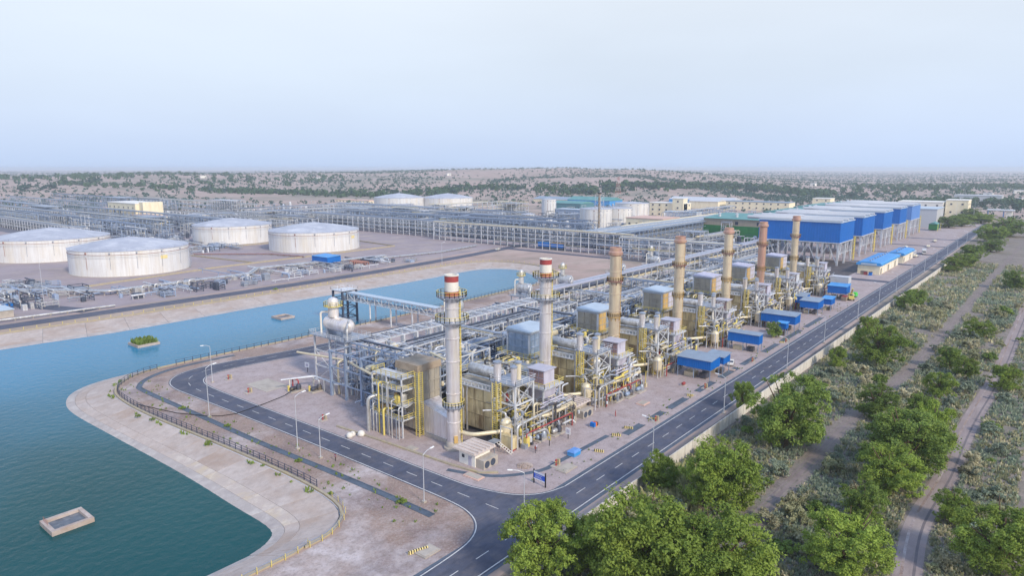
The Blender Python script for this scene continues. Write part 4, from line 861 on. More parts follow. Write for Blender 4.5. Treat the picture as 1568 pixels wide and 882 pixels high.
# --- huts, vessels, skids in front of the units
for k, lab in ((0, 'white guard hut with pale pink roof at the foot of the first stack'), (1, 'grey-white hut with pinkish roof at the foot of the second stack')):
    t = thing('hut', lab, 'hut', (SX[k]-4.6+(3.2 if k else 0), 87.7, 0), 0, 'huts')
    MB().box(0, 0, 0, 4.6, 4.4, 2.9).build('wall', M['pale_wall' if k == 0 else 'concrete'], t)
    MB().hexa([(-1.0,-.9,2.95),(5.6,-.9,2.95),(5.6,5.4,3.1),(-1.0,5.4,3.1)], [(-1.0,-.9,3.15),(5.6,-.9,3.15),(5.6,5.4,3.4),(-1.0,5.4,3.4)]).build('roof', M['hut_roof'], t)
    b = MB()
    for i in range(6): b.box(-.9+i*1.2, -.7, 3.16, -.55+i*1.2, 5.2, 3.5)
    b.build('roof_rib', M['hut_roof'], t)
    d_ = MB().box(-.05, .9, 0, -.003, 1.8, 2.1).build('door', M['lilac'], t)
    w_ = MB().box(-.05, 2.9, 1.4, -.003, 3.6, 2.1).build('window', M['glass_dark'], t)
    MB().box(.2, -2.2, 0, 4.6, -.004, 1.9).build('side_annex', M['concrete'], t)
    for i in range(2): MB().lathe([(.75, 0), (.75, .06)], 16).build('round_opening', M['steel_dark'], t, (1.2+i*1.8, -2.21, .9)).rotation_euler = (PI/2, 0, 0)
for k in range(7):
    t = thing('process_vessel', f'upright cream vessel on legs in front of the {UN[k]} stack', 'vessel', (SX[k]+7.6+(1 if k == 0 else 0), 87.6 if k > 1 else 90.5, 0), 0, 'upright vessels')
    MB().lathe([(.2,1.4),(.9,1.9),(1.3,2.4),(1.3,5.2),(.9,5.8),(.2,6.1)], 18).build('shell', M['pipe_cream'], t)
    for a in range(4): MB().bar((math.cos(a*PI/2+.6)*1.1, math.sin(a*PI/2+.6)*1.1, 0), (math.cos(a*PI/2+.6)*1.1, math.sin(a*PI/2+.6)*1.1, 2.6), .2).build('leg', M['pipe_cream'], t)
    MB().bend([(0,0,6.0),(0,0,7.2),(0,3,7.2),(-2,5,7.2)], .22, 8).build('pipe', M['pipe_alu'], t)
def skid(x, y, label, seed, group='pump skids'):
    rr = random.Random(seed); t = thing('pump_skid', label, 'pump skid', (x, y, 0), 0, group)
    MB().box(0, 0, 0, 4.2, 2.2, .3).build('base', M['concrete'], t)
    MB().path([(.4,1.1,1.0),(.6,1.1,1.0),(1.9,1.1,1.0),(2.1,1.1,1.0)], [.3,.55,.55,.3], 12).build('motor', M[rr.choice(('machinery','steel_blue','pipe_alu'))], t)
    MB().lathe([(.7,.3),(.75,1.2),(.45,1.8),(.2,1.9)], 12, (3.0,1.1)).build('pump', M[rr.choice(('pipe_alu','machinery','galv'))], t)
    MB().bend([(3.0,1.1,1.8),(3.0,1.1,2.9),(3.0,3.8,2.9),(3.0,3.8,.3)], .2, 8).build('pipe', M[rr.choice(('pipe_alu','paint_red','galv'))], t)
    MB().box(.2, 1.8, .3, .7, 2.1, 1.8).build('panel_box', M[rr.choice(('pale_wall','rail_yellow','steel_blue'))], t)
    return t
for k in range(7):
    for j, (dx, y) in enumerate(((13.6,85.0),(18.4,84.2),(24,84.0))):
        if k == 0 and j == 2: continue
        skid(SX[k]+dx, y + (1.5 if k > 1 else 0), f'{ORD[j]} pump skid at the yard front between the {UN[k]} stack and the next', 500+k*5+j)
    # big cream header pipe and lower pipes in front
    t = thing('header_pipe', f'bent cream header pipe with silver pipes below, in front of the {UN[k]} heat recovery casing', 'pipe', (SX[k], SY, 0), 0, 'front header pipes')
    MB().bend([(1.6,4,3.2),(1.9,-3.4,3.2),(8.8,-8.2,3.3),(16,-8.6,3.9),(20,-11,4.4),(29,-11.2,4.6)], .46, 12, 1.6).build('main_pipe', M['pipe_cream'], t)
    MB().bend([(8,-11.2,0),(8,-11.2,5.2),(13,-11.4,5.6),(28,-11.6,6.0)], .26, 8).build('pipe', M['pipe_alu'], t)
    MB().bend([(7,-10.4,2.0),(17,-12.4,2.3),(18,-12.4,.2)], .3, 8).build('pipe', M['pipe_alu'], t)
    MB().bend([(10,-12.2,0),(10,-12.2,3.2),(27,-12.6,3.2),(27,-12.6,0)], .16, 8).build('pipe', M['paint_red'], t)
    MB().bend([(12,-7,0),(12,-10,1.4),(25,-10,1.4)], .3, 8).build('pipe', M['galv'], t)
    for x in (6, 11, 16, 21, 26): MB().bar((x,-11.3,0), (x,-11.3,5.4), .2).bar((x,-8.2,0), (x,-8.2,5.3), .2).bar((x,-11.3,5.2), (x,-8.2,5.2), .16).build('support_frame', M['steel_pale'], t)
t = thing('storage_box', 'cream panel tank on legs beside the guard hut', 'tank', (SX[0]+6.2, 86.6, 0)); MB().box(0,0,.5,1.4,3.4,3.1).build('body', M['casing_yellow'], t); MB().box(.1,.2,0,1.3,3.2,.5).build('plinth', M['paint_red'], t); MB().box(-.05,-.05,3.1,1.45,3.45,3.22).build('lid', M['casing_yellow'], t)
t = thing('stairway', 'short steel stairway beside the guard hut', 'stairs', (SX[0]+3.4, 86.0, 0)); 
b = MB(); b.bar((0,3,2.6),(1.6,0,0),.12); b.bar((.9,3.2,2.6),(2.5,.2,0),.12); b.build('stringer', M['paint_white'], t)
for i in range(8):
    f_ = (i+.5)/8; MB().bar((1.6*f_, 3-3*f_, 2.6-2.6*f_), (1.6*f_+.9, 3.2-3*f_, 2.6-2.6*f_), .22, .05).build('step', M['paint_white'], t)
b = MB(); b.box(-.9, 2.6, 2.6, 1.2, 4.4, 2.75); b.bar((-.7,2.8,0),(-.7,2.8,2.6),.18); b.build('landing', M['galv'], t)
# ------------------------------------------------------------------ racks behind the units
rack(113, 143.8, 92, 'x', 6.5, 13.0, 2, 'open topped white pipe rack behind the first boiler', bay=5.2, npipe=4, seed=31, col=.62, base=7, opentop=True)
rack(112, 124.5, 92, 'x', 6.0, 10.5, 3, 'pipe rack directly behind the first and second boilers', bay=5.2, npipe=5, seed=32, col=.55, steel='steel_blue')
rack(205, 124.5, 190, 'x', 6.0, 10.5, 3, 'pipe rack directly behind the third to seventh boilers', bay=7, npipe=4, seed=33, col=.45, pipes=('pipe_alu','pipe_cream','galv','steel_blue'))
rack(206, 150.2, 272, 'x', 4.4, 13.6, 4, 'long pipe rack with lilac tray top running behind the chimney row', bay=6, npipe=4, seed=34, col=.4, pipes=('pipe_cream','pipe_alu','galv','steel_dark'), roofed='lilac_tray')
rack(210, 136, 190, 'x', 6.0, 9.0, 3, 'middle pipe rack between boilers and the lilac tray rack', bay=7, npipe=4, seed=35, col=.4, steel='steel_pale')
for i, (x, L_) in enumerate(((112.6, 26), (147, 28), (182, 34), (222, 34), (262, 34), (300, 34), (346, 34))):
    rack(x+4, 122.0 if i else 124, L_, 'y', 4.2, 11.8 if i else 13.2, 3, f'{ORD[i]} short cross rack behind the boilers counted from the west road', bay=5.5, npipe=3, seed=50+i, col=.42, steel='steel_blue' if i % 2 == 0 else 'steel_pale')
rack(115, 135.5, 90, 'x', 6.0, 11.5, 3, 'pipe rack between boilers and the open topped white rack', bay=5.2, npipe=5, seed=36, col=.5)
for k in range(7):
    tower(SX[k]+14.5, SY+13.6, 13, 8, 14.6, 4, f'steel platform tower with pipes behind the {UN[k]} heat recovery casing', seed=640+k, rails='rail_yellow' if k % 2 == 0 else 'galv', vess=3, name='platform_tower', cat='platform tower', deckp=.35)
    if k: tower(SX[k]-7.5, SY+19, 8, 10, 12.4, 3, f'steel platform tower left of the {UN[k]} boiler', seed=660+k, rails='galv', vess=3, name='platform_tower', cat='platform tower', steel='steel_blue', deckp=.3)
    tower(SX[k]+25.5, SY-1.0, 5, 10, 11.5, 3, f'slim steel tower between filter house and the next unit after the {UN[k]} stack', seed=680+k, rails='rail_yellow', vess=2, name='platform_tower', cat='platform tower', deckp=.35)
tower(105.6, 128.4, 6.5, 19, 12.6, 3, 'open blue-grey steel pipe structure between the silver deaerator and the first boiler', seed=701, rails='galv', vess=2, name='pipe_structure', cat='pipe structure', steel='steel_blue', deckp=0, col=.6)
tower(113.2, 127.6, 8, 15.5, 13.0, 3, 'open white steel pipe structure behind the first boiler top', seed=702, rails='galv', vess=3, name='pipe_structure', cat='pipe structure', deckp=0, col=.55)
# frames with bundled silver risers behind each boiler
for k in range(7):
    t = thing('riser_bundle', f'bundle of silver riser pipes with elbows behind the {UN[k]} boiler', 'pipe', (SX[k]+(11 if k == 0 else 15), SY+(26 if k == 0 else 19.5), 0), 0, 'riser pipe bundles')
    for i in range(6):
        b = MB(); x = i*1.5; z = 9.5+(i % 3)*1.3; b.bend([(x, 0, 0), (x, 0, z), (x, 4.5, z), (x, 4.5, z-3), (x+1.5, 7, z-3)], .34 if i % 2 else .22, 10); b.build('pipe', M[('pipe_alu','galv','pipe_alu','pipe_cream')[i % 4]], t)
    b = MB(); b.bar((-.5,-.5,6),(9,-.5,6),.25); b.bar((-.5,-.5,0),(-.5,-.5,11),.3); b.bar((9,-.5,0),(9,-.5,11),.3); b.bar((-.5,-.5,10.8),(9,-.5,10.8),.25); b.build('support_frame', M['steel_blue'], t)
    t = thing('machine_block', f'machinery block, dark infill for the shade under the pipes behind the {UN[k]} heat recovery casing', 'machinery', (SX[k]+12, SY+14.5, 0), 0, 'machinery blocks')
    MB().box(0, 0, 0, 14, 8, 6.5).build('body', M['machinery'], t); MB().box(-1.5, 9, 0, 16, 13, 4.5).build('body', M['shade_infill'], t); MB().box(-6, 22, 0, 14, 26, 3.0).build('body', M['machinery'], t) if k else None  # dark boxes put in as infill for the shaded gaps among the pipes
    for i in range(4): MB().path([(1.5+i*3.4,1,7.5),(1.5+i*3.4,1.4,7.5),(1.5+i*3.4,6.5,7.5),(1.5+i*3.4,7,7.5)], [.4,1,1,.4], 12).build('cooler', M['machinery' if i % 2 else 'galv'], t)
# deaerators: horizontal drum with a tower on a tall frame
def deaerator(x, y, label, z0=13.4, rot=PI/2):
    t = thing('deaerator', label, 'deaerator', (x, y, 0), 0, 'deaerators')
    if x > 150: t.scale = (.72, .62, .92)
    cm_ = MB().box(-.22, -.22, 0, .22, .22, z0).mesh('column'); cm_.materials.append(M['steel_pale'])
    for i in (0, 1):
        for j in range(3): link('column', cm_, t, (i*7, j*7, 0))
    b = MB()
    for z in (4.5, 9, z0-.2):
        for i in (0, 1): b.bar((i*7,0,z),(i*7,14,z),.28)
        for j in range(3): b.bar((0,j*7,z),(7,j*7,z),.28)
    b.bar((-.05,0,0),(-.05,7,4.5),.18); b.bar((-.05,7,4.5),(-.05,14,0),.18); b.bar((-.05,0,9),(-.05,7,4.5),.18); b.bar((-.05,7,4.5),(-.05,14,9),.18); b.bar((0,-.05,4.5),(7,-.05,9),.18); b.bar((0,-.05,4.5),(7,-.05,0),.18)
    b.build('frame_beam', M['steel_pale'], t)
    b = MB(); b.box(-1, -1.2, z0, 8, 15.2, z0+.2); p = b.build('platform', M['galv'], t)
    b = MB(); b.rail([(-1,-1.2,z0+.2),(8,-1.2,z0+.2),(8,15.2,z0+.2),(-1,15.2,z0+.2)], loop=True, w=.09, step=2); b.build('railing', M['steel_pale'], p)
    zz = z0+3.2; b = MB(); b.path([(3.5,1.4,zz),(3.5,1.6,zz),(3.5,2.2,zz),(3.5,3.0,zz),(3.5,11.6,zz),(3.5,12.4,zz),(3.5,13.0,zz),(3.5,13.2,zz)], [.1,1.0,1.7,2.05,2.05,1.7,1.0,.1], 22); b.build('drum', M['pipe_alu' if x > 150 else 'stack_silver'], t)
    for yy in (4, 11): MB().box(2, yy-.3, z0+.2, 5, yy+.3, zz-1.2).build('saddle', M['galv'], t)
    b = MB(); b.lathe([(1.5,zz+2),(1.5,zz+6.4),(1.2,zz+7.1),(.4,zz+7.5)], 18, (3.5, 9.5)); b.build('tower', M['pipe_alu' if x > 150 else 'stack_silver'], t)
    b = MB(); b.lathe([(1.5,zz+5),(2.7,zz+5),(2.7,zz+5.15),(1.5,zz+5.15)], 14, (3.5,9.5), caps=False); b.rail([(3.5+2.6*math.cos(a*PI/5), 9.5+2.6*math.sin(a*PI/5), zz+5.15) for a in range(10)], loop=True, step=5, w=.1); b.build('tower_platform', M['rail_yellow'], t)
    for s_ in (-2.4, 2.4): MB().bend([(3.5+s_, 12.2, z0), (3.5+s_, 12.2, zz+3.4), (3.5+s_*.3, 9.5, zz+3.4)], .3, 10).build('pipe', M['paint_white'], t)
    MB().bend([(1, .4, 0), (1, .4, zz), (3.5, 2.6, zz+2)], .3, 10).build('pipe', M['pipe_alu'], t)
    return t
for i, (x, y) in enumerate(((111.5,148.6),(158,150),(198,152),(224,151),(268,152),(302,152))):
    deaerator(x, y, ['silver deaerator drum with round tower on a high frame near the road curve', 'deaerator drum half hidden behind the top of the first stack', 'cream deaerator drum and tower left of the second stack top, before the lake end', 'cream deaerator drum and tower right of the second stack top', 'cream deaerator drum and tower beside the third stack top', 'cream deaerator drum and tower beside the fourth stack top'][i])
# truss bridge to the lake intake
t = thing('truss_bridge', 'pale steel truss pipe bridge reaching over the road to the lake intake', 'bridge', (168.6, 172, 0))
for s_ in (0, 2.8):
    for z in (7.4, 10.3): MB().bar((s_, 0, z), (s_, 54, z), .3).build('chord', M['steel_pale'], t)
bb = MB()
for s_ in (0, 2.8):
    for i in range(14):
        y = i*54/13
        bb.bar((s_, y, 7.4), (s_, y, 10.3), .2)
        if i < 13: bb.bar((s_, y, 7.4 if i % 2 else 10.3), (s_, y+54/13, 10.3 if i % 2 else 7.4), .18)
for i in range(14): y = i*54/13; bb.bar((0, y, 7.4), (2.8, y, 7.4), .18); bb.bar((0, y, 10.3), (2.8, y, 10.3), .18)
bb.build('web', M['steel_pale'], t)
for j in range(3): MB().tube((.6+j*.8, -2, 8.0), (.6+j*.8, 54, 8.0), .3, 8).build('pipe', M[('pipe_alu','galv','steel_blue')[j]], t)
MB().box(-.3, -.5, 10.46, 3.1, 54.5, 10.6).build('walkway', M['roof_pale'], t)
lm_ = MB().box(-.22, -.22, 0, .22, .22, 7.3).mesh('leg'); lm_.materials.append(M['steel_pale'])
for yy in (2, 12, 24, 36.2): 
    for s_ in (0, 2.8): link('leg', lm_, t, (s_, yy, 0))
t = thing('intake_tower', 'dark steel intake tower standing in the lake at the truss bridge end', 'intake tower', (166.5, 222.5, 0))
lm_ = MB().box(-.35, -.35, -4, .35, .35, 11).mesh('leg'); lm_.materials.append(M['steel_dark'])
for x, y in ((0,0),(7,0),(0,6),(7,6)): link('leg', lm_, t, (x, y, 0))
b = MB(); 
for z in (0, 4, 8, 11): b.bar((0,0,z),(7,0,z),.3); b.bar((0,0,z),(0,6,z),.3); b.bar((7,0,z),(7,6,z),.3); b.bar((0,6,z),(7,6,z),.3)
for z in (0, 4): b.bar((0,0,z),(7,0,z+4),.2); b.bar((7,0,z),(0,0,z+4),.2); b.bar((0,0,z),(0,6,z+4),.2)
b.build('brace', M['steel_dark'], t); b = MB(); b.box(-.6,-.3,11.15,7.6,6.6,11.3); b.rail([(-.6,-.3,11.3),(7.6,-.3,11.3),(7.6,6.6,11.3),(-.6,6.6,11.3)], loop=True, w=.1); b.build('deck', M['steel_pale'], t)
# low pipe bridge and ground slabs by the curve
t = thing('low_pipe_bridge', 'low white pipe bridge on posts between the pump group and deaerator frame', 'pipe', (0,0,0))
for d in (-.5, .5): MB().bend([(99,161,3.2),(107,157+d,3.2),(106.5+d,146,3.2),(111.5,141,3.2)], .2, 8).build('pipe', M['steel_pale'], t)
for x, y in ((101,160),(106.6,157),(106.5,152),(106.5,147.5),(109,143.5)): MB().bar((x,y,0),(x,y,3.1),.28).build('post', M['paint_white'], t)
skid(99.5, 157, 'pump group with dark pipes by the curve of the west road', 777)
skid(103.0, 152.5, 'second pump group between road curve and deaerator frame', 778)
b = MB(); b.box(96,163.5,0,103,174,.10); b.box(97,165,.104,102,168,.15); tag(b.build('ground_slab', M['concrete']), 'pale concrete slab lying beside the curve of the west road', 'slab')
for i, (x, y, s_) in enumerate(((91.4,120.6,.75),(92.6,119.0,.95),(90.4,120.3,.85))):
    b = MB(); n = 10
    prof = [(.05,0),(.8,.05),(1,.5),(.75,1.1),(.35,1.35),(.02,1.38)]
    vs = []
    for r_, z in prof:
        for q in range(n): j_ = 1+random.uniform(-.12,.12); vs.append((r_*s_*math.cos(2*PI*q/n)*j_, r_*s_*math.sin(2*PI*q/n)*j_, z*s_))
    b.add(vs, [(a*n+q, a*n+(q+1)%n, (a+1)*n+(q+1)%n, (a+1)*n+q) for a in range(len(prof)-1) for q in range(n)], True)
    tag(b.build('white_sack', M['paint_white'], None, (x, y, 0)), ['white bulk sack in the middle of three by the yard kerb','white bulk sack on the right of three by the yard kerb','slumped white bulk sack on the left of three by the yard kerb'][i], 'sack', 'white bulk sacks')

# ------------------------------------------------------------------ dense small piping in each unit, too fine to pick apart
def clutter(parent, x0, y0, x1, y1, zmax, n, seed, mats=('pipe_alu','galv','pipe_cream','steel_pale','machinery','rail_yellow')):
    rr = random.Random(seed); bs = {m: MB() for m in mats}
    for i in range(n):
        b = bs[rr.choice(mats)]; x, y = rr.uniform(x0, x1), rr.uniform(y0, y1); k = rr.random(); z = rr.uniform(.8, zmax); r_ = rr.choice((.1,.14,.2,.28))
        if k < .38: b.bend([(x,y,0),(x,y,z),(x+rr.choice((-1,1))*rr.uniform(.8,3),y,z)], r_, 6)
        elif k < .62: b.bend([(x,y,z),(min(x1,x+rr.uniform(1.5,6)),y,z),(min(x1,x+rr.uniform(1.5,6)),y+rr.uniform(-2,2),z+rr.uniform(-1,1))], r_, 6)
        elif k < .78: b.bar((x,y,0),(x,y,z),.16); b.bar((x,y,z),(x,y+rr.uniform(-2.5,2.5),z),.14); 
        elif k < .9: s_ = rr.uniform(.2,.6); b.box(x-s_,y-s_,0,x+s_,y+s_,rr.uniform(.5,2.2))
        else: s_ = rr.uniform(.25,.55); b.lathe([(s_,z),(s_,z+s_*2),(s_*.4,z+s_*2.5)], 8, (x,y))
    for m, b in bs.items():
        if b.v: o = b.build('small_piping', M[m], parent); o['kind'] = 'stuff'
for k in range(7):
    t = thing('pipe_clutter', f'dense small piping and valves around the {UN[k]} boiler', 'piping', (SX[k], SY, 0), 0, 'dense small piping')
    clutter(t, 9, -12.5, 31, -2, 8.5, 280, 900+k)
    clutter(t, 8, 12, 33, 26, 13.5, 400, 930+k, ('pipe_alu','galv','steel_blue','steel_pale','machinery','pipe_cream'))
    clutter(t, 13 if k == 0 else -4, 16, 33, 50, 11.5, 430, 960+k, ('pipe_alu','galv','steel_blue','steel_pale','machinery'))
    if k == 0: clutter(t, 5, 29, 13, 48, 11.5, 90, 1200, ('pipe_alu','galv','steel_blue','steel_pale'))
    clutter(t, 17, -2, 33, 11, 12.5, 240, 990+k)
    clutter(t, -3, 3, 3, 22, 8, 60, 1100+k) if k else None
# ------------------------------------------------------------------ blue sheds along the road
def corr(b, x0, y0, x1, y1, z0, z1, step=.55, d=.06):
    """vertical corrugation strips on the -X and -Y faces"""
    n = int((y1-y0)/step)
    for i in range(n): b.box(x0-d, y0+i*step+.05, z0, x0-.002, y0+i*step+step*.45, z1)
    n = int((x1-x0)/step)
    for i in range(n): b.box(x0+i*step+.05, y0-d, z0, x0+i*step+step*.45, y0-.002, z1)
    return b
def shed(x0, y0, x1, y1, zb, zt, label, rise=.5, roofm='shed_roof'):
    t = thing('blue_shed', label, 'shed', (x0, y0, 0), 0, 'blue roadside sheds'); w, d = x1-x0, y1-y0
    MB().box(0, 0, zb, .12, d, zt).build('wall', M['blue_sheet'], t); MB().box(.12, 0, zb, w, .12, zt).build('wall', M['blue_sheet'], t)
    MB().box(w-.12, .12, zb, w, d, zt+rise*.9).build('wall', M['blue_sheet'], t); MB().box(.12, d-.12, zb, w-.12, d, zt).build('wall', M['blue_sheet'], t)
    b = MB(); corr(b, 0, 0, w, d, zb, zt-.02); b.build('corrugation', M['blue_sheet'], t)
    MB().hexa([(-.3,-.3,zt),(w+.3,-.3,zt+rise),(w+.3,d+.3,zt+rise),(-.3,d+.3,zt)], [(-.3,-.3,zt+.12),(w+.3,-.3,zt+rise+.12),(w+.3,d+.3,zt+rise+.12),(-.3,d+.3,zt+.12)]).build('roof', M[roofm], t)
    n = max(2, int(d/3.5)+1)
    pm = MB().box(-.09, -.09, 0, .09, .09, zb+.3).mesh('post'); pm.materials.append(M['steel_blue'])
    for i in range(n):
        for x in (.2, w-.2): link('post', pm, t, (x, .2+(d-.4)*i/(n-1), 0))
    MB().box(w*.25, d*.2, 0, w*.75, d*.4, 1.5).build('stored_pump', M['machinery'], t); MB().box(w*.25, d*.55, 0, w*.7, d*.85, 1.3).build('stored_pump', M['pipe_cream'], t)
    return t
shed(180.2, 73.6, 187.0, 83.8, 3.3, 5.9, 'large blue shed with grey sloping roof, first along the main road')
shed(188.4, 73.1, 193.4, 78.6, 3.4, 5.4, 'smaller blue shed close behind the first large one')
shed(219.0, 73.6, 222.6, 84.0, 2.9, 5.9, 'long blue shed standing left of the small roadside tree', rise=.3)
shed(256.4, 73.4, 262.6, 86.0, 2.9, 5.9, 'long blue shed with grey roof just beyond the small roadside tree')
shed(248.5, 74.2, 251.5, 77.5, 2.6, 4.6, 'little blue shed peeking from behind the small roadside tree', rise=.2, roofm='blue_roof')
shed(292.8, 75.2, 300.5, 82.5, 2.7, 5.6, 'blue shed with stepped grey roof, in front of the sixth stack')
shed(299.8, 82.8, 308.0, 87.6, 3.0, 5.9, 'blue shed with grey roof behind the stepped one')
shed(305.6, 73.4, 311.6, 77.4, 2.7, 5.0, 'small blue shed to the right of the stepped one', roofm='blue_roof')
shed(336.5, 74.8, 343.5, 83.0, 2.7, 6.0, 'blue shed under the white tank box, last before the blue-roofed huts', roofm='blue_roof')
t = thing('white_tank_box', 'white box tank standing on a frame behind the last blue shed', 'tank', (348.5, 77, 0))
MB().box(0, 0, 5.6, 5.5, 8.0, 8.6).build('body', M['roof_white'], t); MB().box(-.1,-.1,8.6,5.6,8.1,8.75).build('lid', M['roof_white'], t)
for x, y in ((.2,.2),(5.3,.2),(.2,7.8),(5.3,7.8)): MB().bar((x,y,0),(x,y,5.6),.3).build('leg', M['steel_pale'], t)
MB().box(-.05,.1,4.7,5.55,7.9,5.58).build('band', M['blue_sheet'], t)
# blue-roofed cream huts
def bighut(x0, y0, x1, y1, h, label):
    t = thing('service_building', label, 'building', (x0, y0, 0), 0, 'blue-roofed service buildings'); w, d = x1-x0, y1-y0
    MB().box(0, 0, 0, w, d, h).build('wall', M['cream_wall'], t)
    prof = [(-.8,h-.1),(-.8,h+.9),(0,h+1.5),(d*.5,h+2.0),(d,h+1.5),(d+.8,h+.9),(d+.8,h-.1)]
    b = MB(); n = len(prof); vs = [(-.8, y, z) for y, z in prof] + [(w+.8, y, z) for y, z in prof]
    b.add(vs, [tuple(range(n)), tuple(reversed(range(n, 2*n)))] + [(i, n+i, n+(i+1)%n, (i+1)%n) for i in range(n)]); rf = b.build('roof', M['blue_roof'], t)
    b = MB(); b.box(-.84, d*.15, h+.1, -.802, d*.85, h+1.1); b.build('gable_panel', M['roof_pale'], rf)
    m_ = int(w/6)
    for i in range(m_):
        x = 3+i*(w-6)/max(1, m_-1)
        MB().lathe([(.5,h+1.6),(.5,h+2.5),(.7,h+2.6),(.1,h+3.0)], 10, (x, d*.5)).build('roof_vent', M['steel_blue'], rf)
        MB().box(x-1.2, -.06, .2, x+1.2, -.003, h-1.6).build('door', M['pale_wall' if i % 3 else 'glass_dark'], t)
        MB().box(x+1.8, -.25, 0, x+2.2, -.004, h-.3).build('pier', M['pale_wall'], t)
    return t
bighut(429.5, 79, 482, 90.6, 5.2, 'long cream service building with bright blue vented roof beside the main road')
bighut(492.5, 78, 527, 86.5, 5.0, 'shorter cream service building with bright blue roof beyond the long one')
for i, (x, y, m_) in enumerate(((424,82,'blue_sheet'),(424.5,84.6,'paint_red'),(424.8,86.4,'casing_brown'))):
    b = MB(); b.box(0,0,0,2.2,1.6,1.8); o = tag(b.build('drum_rack', M[m_], None, (x,y,0)), ['blue','red','brown'][i] + ' stacked drum crate before the long blue-roofed building', 'crate', 'stacked crates'); MB().box(-.1,-.1,1.8,2.3,1.7,1.95).build('lid', M['machinery'], o)
# ------------------------------------------------------------------ air-cooled condenser halls on legs (blue) and turbine halls (green/teal)
BX = [(453,487),(511,547.5),(578.5,610.5),(641.5,671),(695.5,739)]
for i, (x0, x1) in enumerate(BX):
    y0, y1 = 107.0, 157.0; last = i == 4
    t = thing('condenser_hall', f'{ORD[i]} blue-clad hall raised on steel legs, counted from the chimney row', 'condenser hall', (x0, y0, 0), 0, 'blue condenser halls'); w, d = x1-x0, y1-y0
    bm_ = 'blue_sheet' if not last else 'blue_pale'
    MB().box(0, 0, 14.3, w, d, 26.6).build('wall', M[bm_], t)
    b = MB(); corr(b, 0, 0, w, d, 14.4, 26.5, step=1.6, d=.08); b.build('cladding_rib', M[bm_], t)
    MB().box(-.25, -.25, 13.7, w+.25, d+.25, 14.3).build('edge_beam', M['roof_white'], t)
    MB().hexa([(-.6,-.6,26.6),(w+.6,-.6,26.6),(w+.6,d+.6,26.6),(-.6,d+.6,26.6)], [(-.6,-.6,27.0),(w+.6,-.6,27.0),(w+.6,d+.6,27.0),(-.6,d+.6,27.0)]).build('roof', M['roof_pale'], t)
    for x in (w*.1, w*.5, w*.9): MB().path([(x, -.2, 27.7), (x, d*.6, 27.7), (x, d*.62, 27.9), (x, d+9, 27.9)], [.8,.8,1.2,1.2], 12).build('steam_duct', M['roof_white'], t)
    lm_ = MB().box(-.55, -.55, 0, .55, .55, 13.7).mesh('leg'); lm_.materials.append(M['steel_pale'])
    nx, ny = 2, 4
    for a in range(nx+1):
        for c in range(ny+1): link('leg', lm_, t, (.8+(w-1.6)*a/nx, .8+(d-1.6)*c/ny, 0))
    for c in range(ny):
        ya, yb = .8+(d-1.6)*c/ny, .8+(d-1.6)*(c+1)/ny
        MB().bar((.8, ya, .5), (.8, (ya+yb)/2, 13.3), .4).bar((.8, yb, .5), (.8, (ya+yb)/2, 13.3), .4).build('brace', M['steel_pale'], t)
    for a in range(nx):
        xa, xb = .8+(w-1.6)*a/nx, .8+(w-1.6)*(a+1)/nx
        MB().bar((xa, .8, .5), ((xa+xb)/2, .8, 13.3), .4).bar((xb, .8, .5), ((xa+xb)/2, .8, 13.3), .4).bar((xa, .8, 7), (xb, .8, 7), .3).build('brace', M['steel_pale'], t)
    b = MB()
    for cx, cy in ((w+1.0,-.6),(w+3.4,-.6),(w+1.0,1.4),(w+3.4,1.4)): b.bar((cx,cy,0),(cx,cy,15.5),.32)
    for q in range(6): b.bar((w+1.0,-.6,q*2.6),(w+3.4,-.6,q*2.6+2.4),.5,.25); b.bar((w+1.0,-.6,q*2.6+2.5),(w+3.4,-.6,q*2.6+2.5),.25); b.bar((w+1.0,-.6,q*2.6+2.5),(w+1.0,1.4,q*2.6+2.5),.25); b.bar((w+1.0,1.4,q*2.6),(w+1.0,-.6,q*2.6+2.4),.5,.25)
    b.build('stair_tower', M['rail_yellow'], t)
    if i < 3:
        for c in range(3): MB().lathe([(4.6,12.2),(5.2,13.7)], 18, (w*.5, d*(c+.5)/3), caps=False).build('fan_ring', M['steel_dark'], t)
t = thing('turbine_hall', 'green and beige hall with teal roof behind the fifth stack', 'hall', (556, 178, 0))
MB().box(0, 0, 0, 46, 62, 12.6).build('lower_wall', M['green_sheet'], t); MB().box(.05, .05, 12.6, 45.95, 61.95, 18.2).build('upper_wall', M['beige_sheet'], t)

